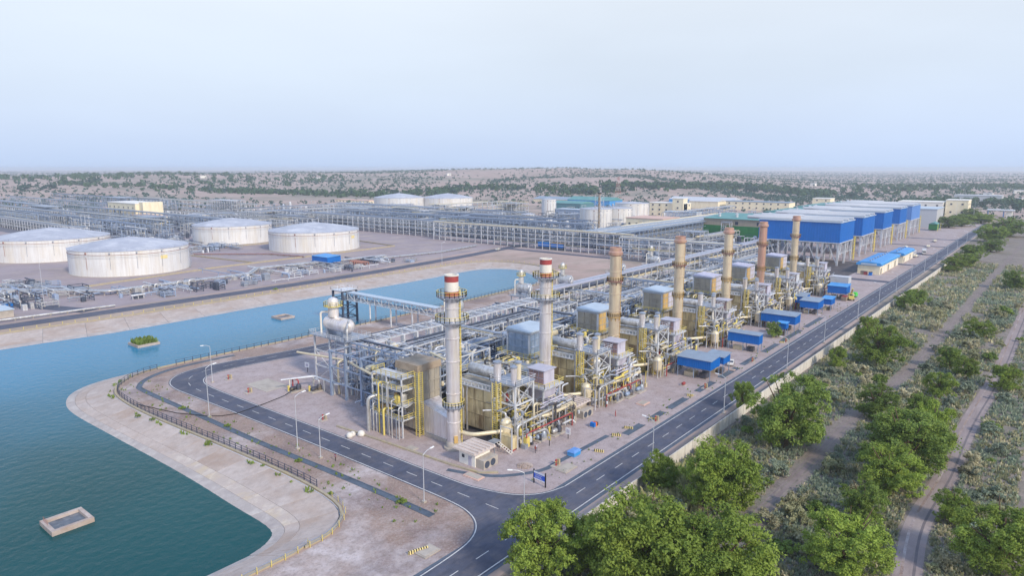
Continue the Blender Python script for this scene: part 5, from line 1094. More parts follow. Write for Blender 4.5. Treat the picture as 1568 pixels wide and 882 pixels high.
b = MB(); b.hexa([(-1,-1,18.2),(47,-1,18.2),(47,63,18.2),(-1,63,18.2)], [(0,0,18.5),(46,0,20.5),(46,62,20.5),(0,62,18.5)]); rf = b.build('roof', M['teal_roof'], t)
for i in range(4): MB().lathe([(1.2,19),(1.2,21.6),(1.7,21.8),(.2,22.6)], 12, (12, 8+i*15)).build('roof_vent', M['roof_white'], rf)
for i, y in enumerate((14, 32)): MB().box(-.06, y, 13.6, -.002, y+2.6, 16.2).build('window', M['glass_dark'], t)
t2 = tower(548, 214, 5, 7, 16, 3, 'white lattice stair frame in front of the green hall', seed=901, vess=1, rails='galv', name='stair_frame', cat='stair frame')
for i, (x0, y0, w, d, h) in enumerate(((612,176,70,60,19),(690,176,80,60,20),(780,172,110,62,21))):
    t = thing('turbine_hall', f'teal-roofed hall behind the blue halls, {ORD[i]} beyond the green one', 'hall', (x0, y0, 0), 0, 'teal-roofed halls')
    MB().box(0, 0, 0, w, d, h-3).build('wall', M['teal_wall'], t)
    b = MB(); b.hexa([(-1,-1,h-3),(w+1,-1,h-3),(w+1,d+1,h-3),(-1,d+1,h-3)], [(-1,d*.45,h),(w+1,d*.45,h),(w+1,d*.55,h),(-1,d*.55,h)]); rf = b.build('roof', M['teal_roof'], t)
    for j in range(4): MB().lathe([(1.1,h-.4),(1.1,h+1.3),(1.6,h+1.5),(.2,h+2.2)], 10, (8+j*(w-16)/3, d*.5)).build('roof_vent', M['roof_white'], rf)
t = thing('white_hall', 'plain white hall at the end of the blue halls', 'hall', (800, 101, 0)); MB().box(0,0,0,46,34,19).build('wall', M['roof_white'], t); MB().box(-.6,-.6,19,46.6,34.6,19.6).build('roof', M['roof_pale'], t); MB().box(20,-.08,0,27,-.003,7).build('door', M['roof_pale'], t)
t = thing('green_shelter', 'small green tank shelter in front of the white hall', 'shelter', (770, 96, 0)); MB().box(0,0,1,14,7,6.4).build('body', M['green_sheet'], t); MB().hexa([(-.5,-.5,6.4),(14.5,-.5,6.4),(14.5,7.5,6.4),(-.5,7.5,6.4)],[(-.5,2.8,8),(14.5,2.8,8),(14.5,4.2,8),(-.5,4.2,8)]).build('roof', M['teal_roof'], t)
for x in (-1.5, 15.5): MB().bar((x,-1,0),(x,-1,7),.4).build('post', M['rail_yellow'], t)
# ------------------------------------------------------------------ background buildings
def block(x, y, w, d, h, label, wall='cream_wall', roof='pale_wall', win=(0,0), parapet=.8, low=None, name='office_building', cat='building', pitched=False, wy=(0,0)):
    t = thing(name, label, cat, (x, y, 0)); MB().box(0,0,0,w,d,h).build('wall', M[wall], t)
    if pitched: MB().hexa([(-.8,-.8,h),(w+.8,-.8,h),(w+.8,d+.8,h),(-.8,d+.8,h)], [(w*.46,-.8,h+pitched),(w*.54,-.8,h+pitched),(w*.54,d+.8,h+pitched),(w*.46,d+.8,h+pitched)]).build('roof', M[roof], t)
    else: MB().box(-.4,-.4,h,w+.4,d+.4,h+parapet).build('roof', M[roof], t)
    for (nn, fl), face in ((win, 'x'), (wy, 'y')):
        for j in range(fl):
            for i in range(nn):
                z = h*(j+.45)/fl
                if face == 'x': yy = d*(i+.5)/nn; f = MB().box(-.12, yy-1.1, z, -.003, yy+1.1, z+1.9).build('window', M['glass_dark'], t); MB().box(-.45, yy-1.3, z-.25, -.004, yy+1.3, z-.02).build('sill', M['pale_wall'], f)
                else: xx = w*(i+.5)/nn; f = MB().box(xx-1.1, -.12, z, xx+1.1, -.003, z+1.9).build('window', M['glass_dark'], t); MB().box(xx-1.3, -.45, z-.25, xx+1.3, -.004, z-.02).build('sill', M['pale_wall'], f)
    return t
t = block(332, 812, 30, 75, 20, 'cream hall with two tall dark doors behind the front tanks', win=(6,2)); 
for y in (40, 52): MB().box(-.1, y, 0, -.003, y+6, 12).build('tall_door', M['glass_dark'], t)
MB().box(4, -10, 0, 26, -.01, 22).build('stair_block', M['cream_wall'], t); MB().box(4, 75.01, 0, 26, 110, 12).build('wing', M['cream_wall'], t); MB().box(3.5,75.02,12,26.5,110.5,12.6).build('wing_roof', M['pink_roof'], t)
block(322, 748, 16, 50, 9, 'low cream annex with pinkish roof in front of the cream hall', roof='pink_roof', win=(5,1))
block(778, 362, 20, 46, 17, 'cream office block with stepped roofs in the middle distance', win=(5,3), wy=(2,3))
block(776, 362, 12, 14, 23, 'cream stair tower of the stepped office block', win=(1,3))
block(744, 330, 14, 40, 9, 'low white shed before the stepped cream office block', wall='roof_white', roof='roof_pale')
block(735, 900, 20, 90, 6, 'long low store with reddish roof behind the pipe racks', roof='pink_roof', win=(10,1))
block(735, 2060, 60, 150, 10, 'distant blue shed with white roof at the far left', wall='blue_roof', roof='roof_white')
block(900, 2500, 50, 90, 8, 'tiny far blue shed behind the cream hall', wall='blue_roof', roof='blue_roof')
block(1090, 1820, 60, 60, 9, 'far white shed above the middle pipe racks', wall='roof_white', roof='roof_white')
block(1160, 1420, 30, 60, 7, 'far white long shed left of the far twin tanks', wall='roof_white', roof='roof_white')
for i, (x, y, w, d, wl_, rf_, lb) in enumerate(((1004,1678,26,30,'roof_white','roof_white','small far white shed above the middle pipe racks, lowest of the far group'),(1000,1770,24,34,'blue_roof','blue_roof','small far blue shed beside the far white group'),(975,1800,20,30,'pale_wall','pink_roof','small far pinkish shed left of the far blue one'),(817,1996,26,60,'blue_roof','blue_roof','far blue shed right of the distant blue and white one'),(826,1899,22,50,'blue_pale','blue_roof','far pale blue shed in the green belt behind the cream hall'),(841,1228,20,40,'roof_white','roof_white','far white shed at the edge of the green belt'))):
    block(x, y, w, d, 8, lb, wall=wl_, roof=rf_)
block(1360, 960, 50, 110, 9, 'far white building with blue end beside green trees', wall='pale_wall', roof='roof_white', win=(8,1))
block(1330, 930, 30, 26, 9, 'blue end hall of the far white building', wall='blue_roof', roof='blue_pale')
block(960, 640, 40, 90, 7, 'yellow warehouse with grey gabled roof in the middle distance', wall='cream_wall', roof='shed_roof', pitched=4)
block(830, 545, 36, 70, 9, 'teal warehouse in front of the yellow warehouse', wall='teal_wall', roof='teal_roof', pitched=3)
block(935, 560, 40, 80, 9, 'green-roofed warehouse behind the lattice flare stack', wall='blue_roof', roof='teal_roof', pitched=5)
block(690, 430, 16, 60, 10, 'bluish louvred cooling block behind the squat white vessels', wall='steel_blue', roof='roof_pale', win=(12,1))
block(600, 300, 36, 40, 11, 'low pinkish-roofed building beside the broad pipe hall', wall='cream_wall', roof='pink_roof', win=(5,1))
block(975, 400, 30, 46, 11, 'yellowish store left of the blue-roofed sheds', wall='cream_wall', roof='roof_white', pitched=3)
block(1080, 420, 40, 110, 8, 'far shed with white and blue roof before the green belt', wall='blue_roof', roof='roof_white', pitched=4)
block(980, 300, 26, 90, 12, 'long cream building with dark roof in the middle distance', roof='shed_roof', win=(9,2))
block(1130, 285, 24, 26, 13, 'small cream building rising behind the teal roofs', win=(2,2))
block(880, 420, 24, 70, 8, 'bluish open shed behind the stepped office block', wall='steel_blue', roof='shed_roof', win=(8,1))
block(1010, 122, 36, 50, 17, 'white office building with dark windows right of the white hall', wall='pale_wall', roof='pale_wall', win=(4,2), wy=(4,2))
block(1016, 96, 30, 24, 20, 'cream wing of the white office building at picture right', win=(2,2), wy=(3,2))
block(1450, 90, 40, 70, 12, 'far white flat building above the gate at picture right', wall='roof_white', roof='roof_white')
t = thing('gatehouse', 'white gatehouse with canopy over the far end of the main road', 'gatehouse', (1035, 52, 0)); MB().box(0,0,0,10,6,7).build('wall', M['pale_wall'], t); MB().box(-3,-2,8,16,26,9.2).build('canopy', M['roof_white'], t)
for y in (8, 24): MB().box(2,y,0,3.5,y+1.2,8).build('pillar', M['blue_pale'], t)
t = thing('water_tower', 'small cream water tower near the gate at picture right', 'water tower', (1080, 18, 0))
for x, y in ((0,0),(7,0),(0,7),(7,7)): MB().bar((x,y,0),(x,y,14),.6).build('leg', M['pale_wall'], t)
MB().box(-1.5,-1.5,14,8.5,8.5,18.5).build('tank', M['cream_wall'], t); MB().hexa([(-2,-2,18.5),(9,-2,18.5),(9,9,18.5),(-2,9,18.5)],[(3,3,20),(4,3,20),(4,4,20),(3,4,20)]).build('roof', M['pink_roof'], t)
for i, (x, y, m_) in enumerate(((410,296,'blue_sheet'),(410,284,'blue_sheet'))):
    b = MB(); b.box(0,0,2.2,4,11,5.0); o = tag(b.build('container_unit', M[m_], None, (x,y,0)), ['left blue container raised under the long pipe rack','right blue container raised under the long pipe rack'][i], 'container', 'raised blue containers'); MB().box(-.2,-.2,5.0,4.2,11.2,5.3).build('lid', M['casing_ochre' if i else 'blue_roof'], o); MB().box(.2,.2,0,3.8,10.8,2.2).build('stand', M['steel_dark'], o)
shed(252, 350, 262, 366, 2.4, 5.6, 'bright blue shed in front of the wide white tank beyond the lake', roofm='blue_roof')
t = thing('red_pump_row', 'dark red pipe manifold beside the blue shed beyond the lake', 'pump', (268, 338, 0))
for i in range(6): MB().bend([(0,i*2.2,0),(0,i*2.2,1.9),(6,i*2.2,1.9),(6,i*2.2,0)], .42, 8).build('pipe', M['rust_band'], t)
MB().tube((3,-1,.7),(3,13,.7),.5,8).build('header', M['rust_band'], t)
# ------------------------------------------------------------------ lamp posts
def lamp(x, y, h, rz, label, group='street lamps', arm=1.9, two=False):
    t = thing('street_lamp', label, 'street lamp', (x, y, 0), rz, group)
    MB().box(-.35,-.35,0,.35,.35,.35).build('base', M['concrete'], t)
    MB().path([(0,0,.3),(0,0,h*.5),(0,0,h)], [.10,.08,.05], 8).build('pole', M['pole'], t)
    for s_ in ((1, -1) if two else (1,)):
        MB().path([(0,0,h),(s_*arm*.5,0,h+.5),(s_*arm,0,h+.65)], .06, 6).build('arm', M['pole'], t)
        MB().hexa([(s_*arm-.1,-.16,h+.58),(s_*arm+.8*s_,-.16,h+.68),(s_*arm+.8*s_,.16,h+.68),(s_*arm-.1,.16,h+.58)],[(s_*arm-.1,-.12,h+.74),(s_*arm+.8*s_,-.1,h+.8),(s_*arm+.8*s_,.1,h+.8),(s_*arm-.1,.12,h+.74)]).build('lamp_head', M['sign_white'], t)
    return t
LX = [120.7, 158.1, 206.6, 246.8, 295.0, 334, 372, 412, 455, 500, 548, 600, 660, 730]
for i, x in enumerate(LX): lamp(x, 60.6, 9.2, PI/2, f'{ORD[i]} street lamp along the far kerb of the main road counted from the junction')
lamp(89.4, 68.4+1.2, 6.8, PI*.75, 'street lamp at the road junction before the blue sign', arm=2.2)
lamp(79.7, 85.1, 9.2, 0, 'street lamp beside the west road closest to the junction')
lamp(79.5, 116.0, 8.4, 0, 'street lamp with round concrete foot beside the west road')
lamp(79.2, 123.8, 11.8, 0, 'tall street lamp beside the west road, middle of the row')
lamp(76.8, 157.2, 12.4, 0, 'tall street lamp beside the west road nearest the curve')
lamp(91.2, 183.2, 10.5, PI, 'street lamp on the inside of the west road curve')
lamp(99, 344, 20, 0, 'tall lamp mast before the front tank at picture left', two=True)
lamp(262, 380, 20, 0, 'tall lamp mast before the wide white tank', two=True)
lamp(300, 299, 14, 0, 'thin lamp post on the far lake shore behind the first stack top')
lamp(560, 100, 14, 0, 'lamp post in the yard under the third blue hall', two=True); lamp(640, 98, 14, 0, 'lamp post in the yard under the fourth blue hall', two=True)
lamp(870, 92, 22, 0, 'tall lamp mast right of the white hall', two=True); lamp(960, 84, 22, 0, 'tall lamp mast near the white office building', two=True); lamp(905, 80, 16, 0, 'lamp mast before the dark trees at picture right')
lamp(412, 262, 13, 0, 'dark lamp post at the corner of the cross road'); lamp(520, 99, 12, 0, 'lamp post behind the shorter blue-roofed building')
# ------------------------------------------------------------------ boundary wall
t = thing('boundary_wall', 'long white concrete panel wall between main road and scrubland', 'wall', (0, 0, 0))
pm = MB().box(.14, -.09, 0, 3.46, .09, 2.75).mesh('wall_panel'); pm.materials.append(M['wall_white'])
qm = MB().box(-.12, -.13, 0, .12, .13, 2.78).mesh('wall_post'); qm.materials.append(M['wall_white'])
x = 88.0; k = 0
def wy_(x): return 56.6 - 3.4*(x-150)/400
while x < 600:
    a = math.atan2(wy_(x+3.6)-wy_(x), 3.6); o = link('wall_panel', pm, t, (x, wy_(x), 0)); o.rotation_euler = (0,0,a)
    o = link('wall_post', qm, t, (x, wy_(x), 0)); o.rotation_euler = (0,0,a); x += 3.6
# ------------------------------------------------------------------ lake fences
def fence(pts, h, step, label, pm_, rm_, w=.09, rails=(.5, .95)):
    t = thing('lake_fence', label, 'fence', (0,0,0)); ps = resample(pts, step)
    me = MB().box(-w/2, -w/2, 0, w/2, w/2, h).mesh('post'); me.materials.append(M[pm_])
    for p in ps: link('post', me, t, (p.x, p.y, 0))
    for f_ in rails:
        b = MB()
        for a, c in zip(ps, ps[1:]): b.bar((a.x,a.y,h*f_), (c.x,c.y,h*f_), w*.6)
        b.build('rail', M[rm_], t)
    return t
fr = offs(rim, -.95)
fence(fr[23:53], 1.6, 2.2, 'dark post and rail fence along the near lake bank beside the drain', 'fence_dark', 'fence_dark', .12, (.3,.6,.95))
fence(fr[53:76], 1.6, 2.6, 'dark post fence along the lake rim beyond the road curve', 'fence_dark', 'fence_dark', .13)
fence(fr[4:23], 1.2, 2.4, 'yellowish pipe rail along the southern lake bank', 'rail_yellow', 'galv', .1)
fence(fr[77:116], 1.4, 4.2, 'yellow post fence along the far lake shore', 'rail_yellow', 'kerb', .16)
# ------------------------------------------------------------------ concrete boxes standing in the lake
def lake_box(x0, y0, x1, y1, label, plants=False):
    t = thing('lake_box', label, 'concrete box', (x0, y0, -2), 0, 'concrete boxes in the lake'); w, d, k = x1-x0, y1-y0, .7
    for bx in ((0,0,w,k),(0,d-k,w,d),(0,k,k,d-k),(w-k,k,w,d-k)): MB().box(bx[0],bx[1],-2,bx[2],bx[3],.85).build('wall', M['bank_concrete'], t)
    MB().box(k,k,-2,w-k,d-k,.3).build('floor', M['silt'], t)
    return t
lb1 = lake_box(34.0, 128.3, 40.6, 134.4, 'hollow concrete box with rusty bars standing in the near lake water')
b = MB()
for i in range(5): b.bar((.4, 3.2+i*.5, .8), (.4, 3.2+i*.5, 1.8), .05)
b.build('rebar', M['rust_band'], lb1)
lb2 = lake_box(97.2, 246.5, 104.8, 254.5, 'concrete box overgrown with green reeds in the lake')
rr = random.Random(9); b = MB()
for i in range(700):
    x, y = rr.uniform(.6, 7), rr.uniform(.6, 7.4); h = rr.uniform(.8, 2.6); a = rr.uniform(0, PI); dx, dy = math.cos(a)*.14, math.sin(a)*.14; lx, ly = rr.uniform(-.6,.6), rr.uniform(-.6,.6)
    b.quad((x-dx,y-dy,-.3),(x+dx,y+dy,-.3),(x+dx+lx,y+dy+ly,h),(x-dx+lx,y-dy+ly,h))
o = b.build('reeds', M['leaf_mid'], lb2); o['kind'] = 'stuff'
lake_box(153.8, 247.2, 160.4, 254.2, 'small bare concrete box far out in the lake')
# ------------------------------------------------------------------ road sign, boards, hydrants, culverts
t = thing('road_sign', 'blue road sign with white bands on two black posts at the junction', 'sign', (98.6, 74.4, 0)); t.rotation_euler = (0,0,R(-6))
for y in (0, -3.0): MB().box(-.1,y-.1,0,.1,y+.1,2.9).build('post', M['black_paint'], t)
MB().box(-.14,-2.9,1.0,-.10,-.1,2.6).build('panel', M['sign_blue'], t); MB().box(-.155,-2.9,2.25,-.141,-.1,2.6).build('band', M['sign_white'], t); MB().box(-.155,-2.9,1.0,-.141,-.1,1.22).build('band', M['sign_white'], t)
b = MB(); rr = random.Random(3); y = -.45
for z, n in ((1.95,9),(1.62,7),(1.40,8)):
    y = -.45
    for i in range(n):
        w = rr.uniform(.10,.20); b.quad((-.145,y,z),(-.145,y-w,z),(-.145,y-w,z+.11),(-.145,y,z+.11)); y -= w+.07
b.build('lettering', M['sign_white'], t)
def board(x, y, rz, label, h=2.1, m='sign_white', w=1.2, hh=1.0):
    t = thing('notice_board', label, 'sign', (x, y, 0), rz, 'small boards'); MB().box(-.06,-.06,0,.06,.06,h).build('post', M['black_paint'], t); MB().box(-.12,-w/2,h-hh,-.065,w/2,h).build('panel', M[m], t)
    MB().box(-.135,-w*.3,h-hh*.78,-.122,w*.3,h-hh*.25).build('inset', M['lilac'], t)
board(120.8, 81.6, 0, 'small white framed board standing in the yard before the second unit', 2.6, w=1.3, hh=1.5)
board(114.9, 82.5, 0, 'small yellow-white board on a black post near the pump skids', 2.6, m='rail_yellow', w=.9, hh=1.2)
board(114.0, 170.7, .2, 'white notice board beside the deaerator frame', 3.0, w=1.7, hh=1.5)
board(80.6, 112.4, 0, 'small red and white marker board beside the west road', 1.5, m='paint_red', w=.6, hh=.6)
def hydrant(x, y, label):
    t = thing('fire_hydrant', label, 'hydrant', (x, y, 0), 0, 'fire hydrants'); MB().box(-1.0,-.8,0,1.0,.8,.14).build('pad', M['concrete'], t)
    MB().lathe([(.22,.14),(.22,.3),(.14,.34),(.14,1.1),(.24,1.12),(.24,1.25),(.1,1.5),(.02,1.55)], 12).build('body', M['paint_red'], t)
    for s_ in (-1, 1): MB().tube((0,0,.95),(s_*.34,0,.95),.09,8).build('nozzle', M['rail_yellow'], t)
    MB().box(.5,-.35,.14,1.0,.35,1.3).build('hose_box', M['kerb'], t)
for i, (x, y) in enumerate(((95.4,182.2),(92.6,166.7),(93.0,134.0),(107.4,75.4),(142.6,71.2),(174,72.4),(208,71.6),(240,71.4))):
    hydrant(x, y, f'{["hydrant with hose box inside the road curve","hydrant with hose box beside the pale ground slab","hydrant with hose box left of the white sacks","hydrant with hose box right of the blue road sign","hydrant with hose box before the third stack","hydrant with hose box before the first blue shed","hydrant with hose box before the second blue shed","hydrant with hose box near the small roadside tree"][i]}')
def culvert(x, y, rz, label, n=5):
    t = thing('culvert_headwall', label, 'culvert', (x, y, 0), rz, 'striped culvert headwalls'); L_ = n*.42
    MB().box(0,-.14,0,L_,.14,.55).build('wall', M['stripe_yellow'], t)
    for i in range(n): MB().box(i*.42+.02,-.152,.05,i*.42+.2,.152,.56).build('stripe', M['black_paint'], t)
for i, (x, y, rz, n, lb) in enumerate(((118.5,73.3,-1.2,5,'nearest to the blue road sign'),(128.6,75.0,-1.2,5,'second beyond the blue road sign'),(134.2,75.0,-1.2,5,'third beyond the blue road sign'),(143.0,73.4,-1.2,4,'before the third stack'),(165.0,73.6,-1.2,4,'before the first blue shed'),(238,73.0,-1.2,4,'near the small roadside tree'),(66.2,74.6,-.35,8,'long one by the lower picture edge'))):
    culvert(x, y, rz, f'black and yellow striped culvert wall, {lb}', n)
for i, (x, y, w, d, lb) in enumerate(((67,71.6,3.4,2.6,'by the lower picture edge'),(92.2,83.2,2.0,4.0,'inside the junction corner'),(105.6,71.8,4.2,2.6,'right of the blue road sign'),(150.6,78.6,3.4,2.4,'in the yard before the third stack'),(94.0,103.6,1.8,2.4,'by the west road kerb'),(194.8,72.2,1.4,2.6,'beside the second drain bridge'),(166,72,1.2,2.6,'before the first blue shed'))):
    b = MB(); b.box(0,0,0,w,d,.22); o = tag(b.build('manhole_slab', M['pink_roof' if i % 2 else 'concrete'], None, (x,y,0)), f'flat concrete pit cover {lb}', 'slab', 'pit covers'); MB().box(.3,.3,.224,w-.3,d-.3,.30).build('lid', M['concrete'], o)
b = MB(); b.box(0,0,0,2.0,1.5,.2); o = tag(b.build('rubbish_pallet', M['concrete'], None, (129.6,80.2,0)), 'pallet with blue and orange boxes in the yard before the second unit', 'pallet')
MB().box(.1,.2,.2,.9,1.3,1.2).build('blue_box', M['blue_sheet'], o); MB().box(.95,.2,.2,1.5,1.3,1.1).build('orange_box', M['orange'], o); MB().box(1.55,.2,.2,1.95,1.3,1.0).build('dark_box', M['black_paint'], o)
b = MB(); b.box(0,0,0,2.4,1.8,.9); o = tag(b.build('blue_cabinet', M['blue_roof'], None, (113.2,74.8,0)), 'pale blue low cabinet standing over the roadside drain', 'cabinet'); MB().hexa([(-.15,-.15,.9),(2.55,-.15,.9),(2.55,1.95,.9),(-.15,1.95,.9)],[(.3,.3,1.3),(2.1,.3,1.3),(2.1,1.5,1.3),(.3,1.5,1.3)]).build('lid', M['blue_pale'], o)
b = MB(); b.box(0,0,0,1.8,1.4,.2); o = tag(b.build('red_generator', M['concrete'], None, (171.8,77.4,0)), 'small red engine on a white slab before the first blue shed', 'engine'); MB().path([(.3,.7,.6),(.4,.7,.6),(1.3,.7,.6),(1.4,.7,.6)],[.2,.45,.45,.2],10).build('engine', M['paint_red'], o)
t = thing('gravel_heap', 'small pale gravel heap on the yard right of the guard hut', 'heap', (103.4, 80.4, 0)); b = MB(); rr = random.Random(5)
for i in range(260):
    a, r_ = rr.uniform(0, 2*PI), rr.random()**.6*1.6; s_ = rr.uniform(.06,.18); z = max(0, .55-(r_*.36)); x, y = r_*math.cos(a), r_*math.sin(a); b.box(x-s_,y-s_,z-.1,x+s_,y+s_,z+s_)
o = b.build('stones', M['bank_concrete'], t); o['kind'] = 'stuff'
# ------------------------------------------------------------------ cable over the west road
b = MB(); b.path([(100.5,157,1.2),(97,156.5,.25),(90,155.2,.12),(82,154.2,.12),(79,155.5,.12),(76.8,158,.14),(73,166,.12),(70.6,176,.14),(69.4,180,.3)], .09, 6); tag(b.build('black_hose', M['rubber']), 'black hose lying across the west road to the lake', 'hose')
# ------------------------------------------------------------------ vehicles
def wheel(parent, x, y, r_, w=.24):
    o = MB().path([(x,y-w/2,r_),(x,y+w/2,r_)], r_, 16).build('tyre', M['rubber'], parent); MB().path([(x,y-w/2-.01,r_),(x,y+w/2+.01,r_)], r_*.55, 12).build('rim', M['pole'], o)
def car(x, y, rz, label):
    t = thing('parked_car', label, 'car', (x, y, 0.05), rz)
    b = MB(); prof = [(-2.1,.35),(-2.15,.8),(-1.95,1.0),(-1.0,1.05),(-.45,1.5),(.95,1.52),(1.75,1.08),(2.1,1.0),(2.15,.45)]
    n = len(prof); vs = [(px,-.85,pz) for px,pz in prof]+[(px,.85,pz) for px,pz in prof]; b.add(vs, [tuple(range(n)), tuple(reversed(range(n,2*n)))]+[(i,n+i,n+(i+1)%n,(i+1)%n) for i in range(n)]); b.build('body', M['paint_white'], t)
    for s_ in (-1, 1): MB().quad((-.85,s_*.857,1.06),(1.4,s_*.857,1.06),(.85,s_*.857,1.44),(-.42,s_*.857,1.44)).build('window', M['glass_dark'], t)
    MB().quad((-1.0,-.75,1.075),(-.48,-.7,1.49),(-.48,.7,1.49),(-1.0,.75,1.075)).build('windscreen', M['glass_dark'], t)
    for wx in (-1.35, 1.35):
        for wy in (-.78, .78): wheel(t, wx, wy, .34)
    for s_ in (-.6, .6): MB().box(-2.17,s_-.16,.66,-2.12,s_+.16,.8).build('headlight', M['sign_white'], t)
car(384, 324.5, .15, 'white car on the far road beyond the lake end')
car(200.7, 75.6, .3, 'white car parked beside the roadside drain near the first blue sheds')
def truck(x, y, rz, label):
    t = thing('parked_truck', label, 'truck', (x, y, .04), rz)
    MB().hexa([(-5,-1.2,.7),(-3,-1.2,.7),(-3,1.2,.7),(-5,1.2,.7)],[(-4.7,-1.15,3.0),(-3,-1.15,3.1),(-3,1.15,3.1),(-4.7,1.15,3.0)]).build('cab', M['paint_white'], t)
    MB().box(-4.99,-1.0,1.7,-4.82,1.0,2.5).build('windscreen', M['glass_dark'], t)
    MB().box(-2.8,-1.25,1.0,7,1.25,3.3).build('cargo_box', M['roof_white'], t); MB().box(-3,-.9,.6,7,.9,1.0).build('chassis', M['black_paint'], t)
    for s_ in (-1.262, 1.262):
        for i in range(3): MB().box(-2+i*3.2, min(s_, s_*.99), 1.9, -.6+i*3.2, max(s_, s_*.99), 2.7).build('window', M['glass_dark'], t)
    for wx in (-4, 3.6, 5): 
        for wy in (-1.05, 1.05): wheel(t, wx, wy, .5, .35)
truck(540, 80, 0.0, 'white truck with dark side openings parked beyond the blue-roofed buildings')
truck(556, 75.5, .15, 'second white truck parked closest to the main road beyond the huts')
t = thing('yellow_crane', 'yellow mobile crane parked by the main road near the last blue shed', 'crane', (339, 73.2, 0), .3)
MB().box(-3.5,-1.2,.9,3.5,1.2,1.6).build('chassis', M['rail_yellow'], t); MB().box(-1.2,-1.1,1.6,1.4,1.1,3.0).build('cab', M['rail_yellow'], t); MB().box(-1.25,-.8,2.1,-1.19,.8,2.8).build('windscreen', M['glass_dark'], t); MB().bar((1,0,2.8),(-5.2,0,6.0),.5).build('boom', M['rail_yellow'], t); MB().bar((-5.2,0,6.0),(-5.2,0,3.4),.08).build('hook_line', M['black_paint'], t)
for wx in (-2.4, 2.4):
    for wy in (-1.05, 1.05): wheel(t, wx, wy, .6, .4)
t = thing('skip', 'dark red skip standing before the last blue shed', 'skip', (333.5, 74.0, 0)); MB().hexa([(0,0,.2),(3.4,0,.2),(3.4,2,.2),(0,2,.2)],[(-.5,-.2,1.9),(3.9,-.2,1.9),(3.9,2.2,1.9),(-.5,2.2,1.9)]).build('body', M['casing_brown'], t); MB().box(-.2,.1,1.9,3.6,1.9,2.2).build('scrap', M['paint_red'], t)
t = thing('covered_load', 'bright green tarpaulin over a low trailer by the last blue shed', 'trailer', (346, 72.6, 0)); MB().hexa([(0,0,.5),(4,0,.5),(4,2.2,.5),(0,2.2,.5)],[(.5,.3,2.0),(3.5,.3,2.1),(3.5,1.9,2.1),(.5,1.9,1.9)]).build('tarpaulin', M['green_tarp'], t); MB().box(-.2,.1,.3,4.2,2.1,.5).build('bed', M['black_paint'], t)
for wy in (.1, 2.1): wheel(t, 2, wy, .3)
for i, (x, y) in enumerate(((528,75.8),(600,78),(650,80),(585,90))):
    t = thing('flat_trailer', f'{ORD[i]} pale flatbed trailer parked in the yard below the blue halls', 'trailer', (x, y, 0), .1*i, 'flatbed trailers'); MB().box(0,0,.8,9,2.4,1.1).build('bed', M['roof_white'], t); MB().box(.5,.2,1.1,4,2.2,2.0).build('load', M['cream_wall'], t)
    for wx in (6.5, 8): 
        for wy in (.2, 2.2): wheel(t, wx, wy, .4)
# ------------------------------------------------------------------ people
def person(x, y, rz, label, top, legs):
    t = thing('person', label, 'person', (x, y, 0.02), rz)
    me = bpy.data.meshes.new('body')
    V = [(0,0,.92),(0,0,1.15),(0,0,1.38),(0,0,1.50),(0,.01,1.62),(0,.02,1.74),  (-.10,0,.90),(-.11,.04,.48),(-.12,.0,.06),(-.12,.14,.03), (.10,0,.90),(.11,-.06,.48),(.12,-.14,.08),(.12,0,.03), (-.2,0,1.40),(-.25,-.02,1.14),(-.24,.08,.92),(-.235,.10,.82), (.2,0,1.40),(.26,.0,1.14),(.25,.14,.95),(.245,.18,.86)]
    E_ = [(0,1),(1,2),(2,3),(3,4),(4,5),(0,6),(6,7),(7,8),(8,9),(0,10),(10,11),(11,12),(12,13),(2,14),(14,15),(15,16),(16,17),(2,18),(18,19),(19,20),(20,21)]
    me.from_pydata(V, E_, []); o = link('body', me, t)
    md = o.modifiers.new('skin', 'SKIN'); 
    rad = [.15,.14,.17,.055,.095,.075,.095,.07,.045,.05,.095,.07,.045,.05,.065,.045,.036,.032,.065,.045,.036,.032]
    for v, r_ in zip(me.skin_vertices[0].data, rad): v.radius = (r_, r_*.8 if r_ > .12 else r_)
    me.skin_vertices[0].data[0].use_root = True
    o.modifiers.new('sub', 'SUBSURF').levels = 1
    dg = bpy.context.evaluated_depsgraph_get(); nm = bpy.data.meshes.new_from_object(o.evaluated_get(dg)); o.modifiers.clear(); o.data = nm
    for m_ in (top, legs, 'skin', 'black_paint'): nm.materials.append(M[m_])
    for p in nm.polygons:
        c = p.center; p.use_smooth = True
        p.material_index = 3 if (c.z > 1.66 or c.z < .1) else (2 if (c.z > 1.46 or (abs(c.x) > .19 and c.z < 1.0)) else (0 if c.z > .92 else 1))
person(109.9, 82.6, 1.2, 'person in dark red shirt and dark trousers standing in the yard near the guard hut', 'paint_red', 'steel_dark')
person(110.8, 83.0, 2.6, 'person in pale shirt standing beside the one in the red shirt', 'lilac', 'steel_dark')
person(139.5, 80.4, .4, 'person in red overall in the yard before the second heat recovery casing', 'paint_red', 'paint_red')
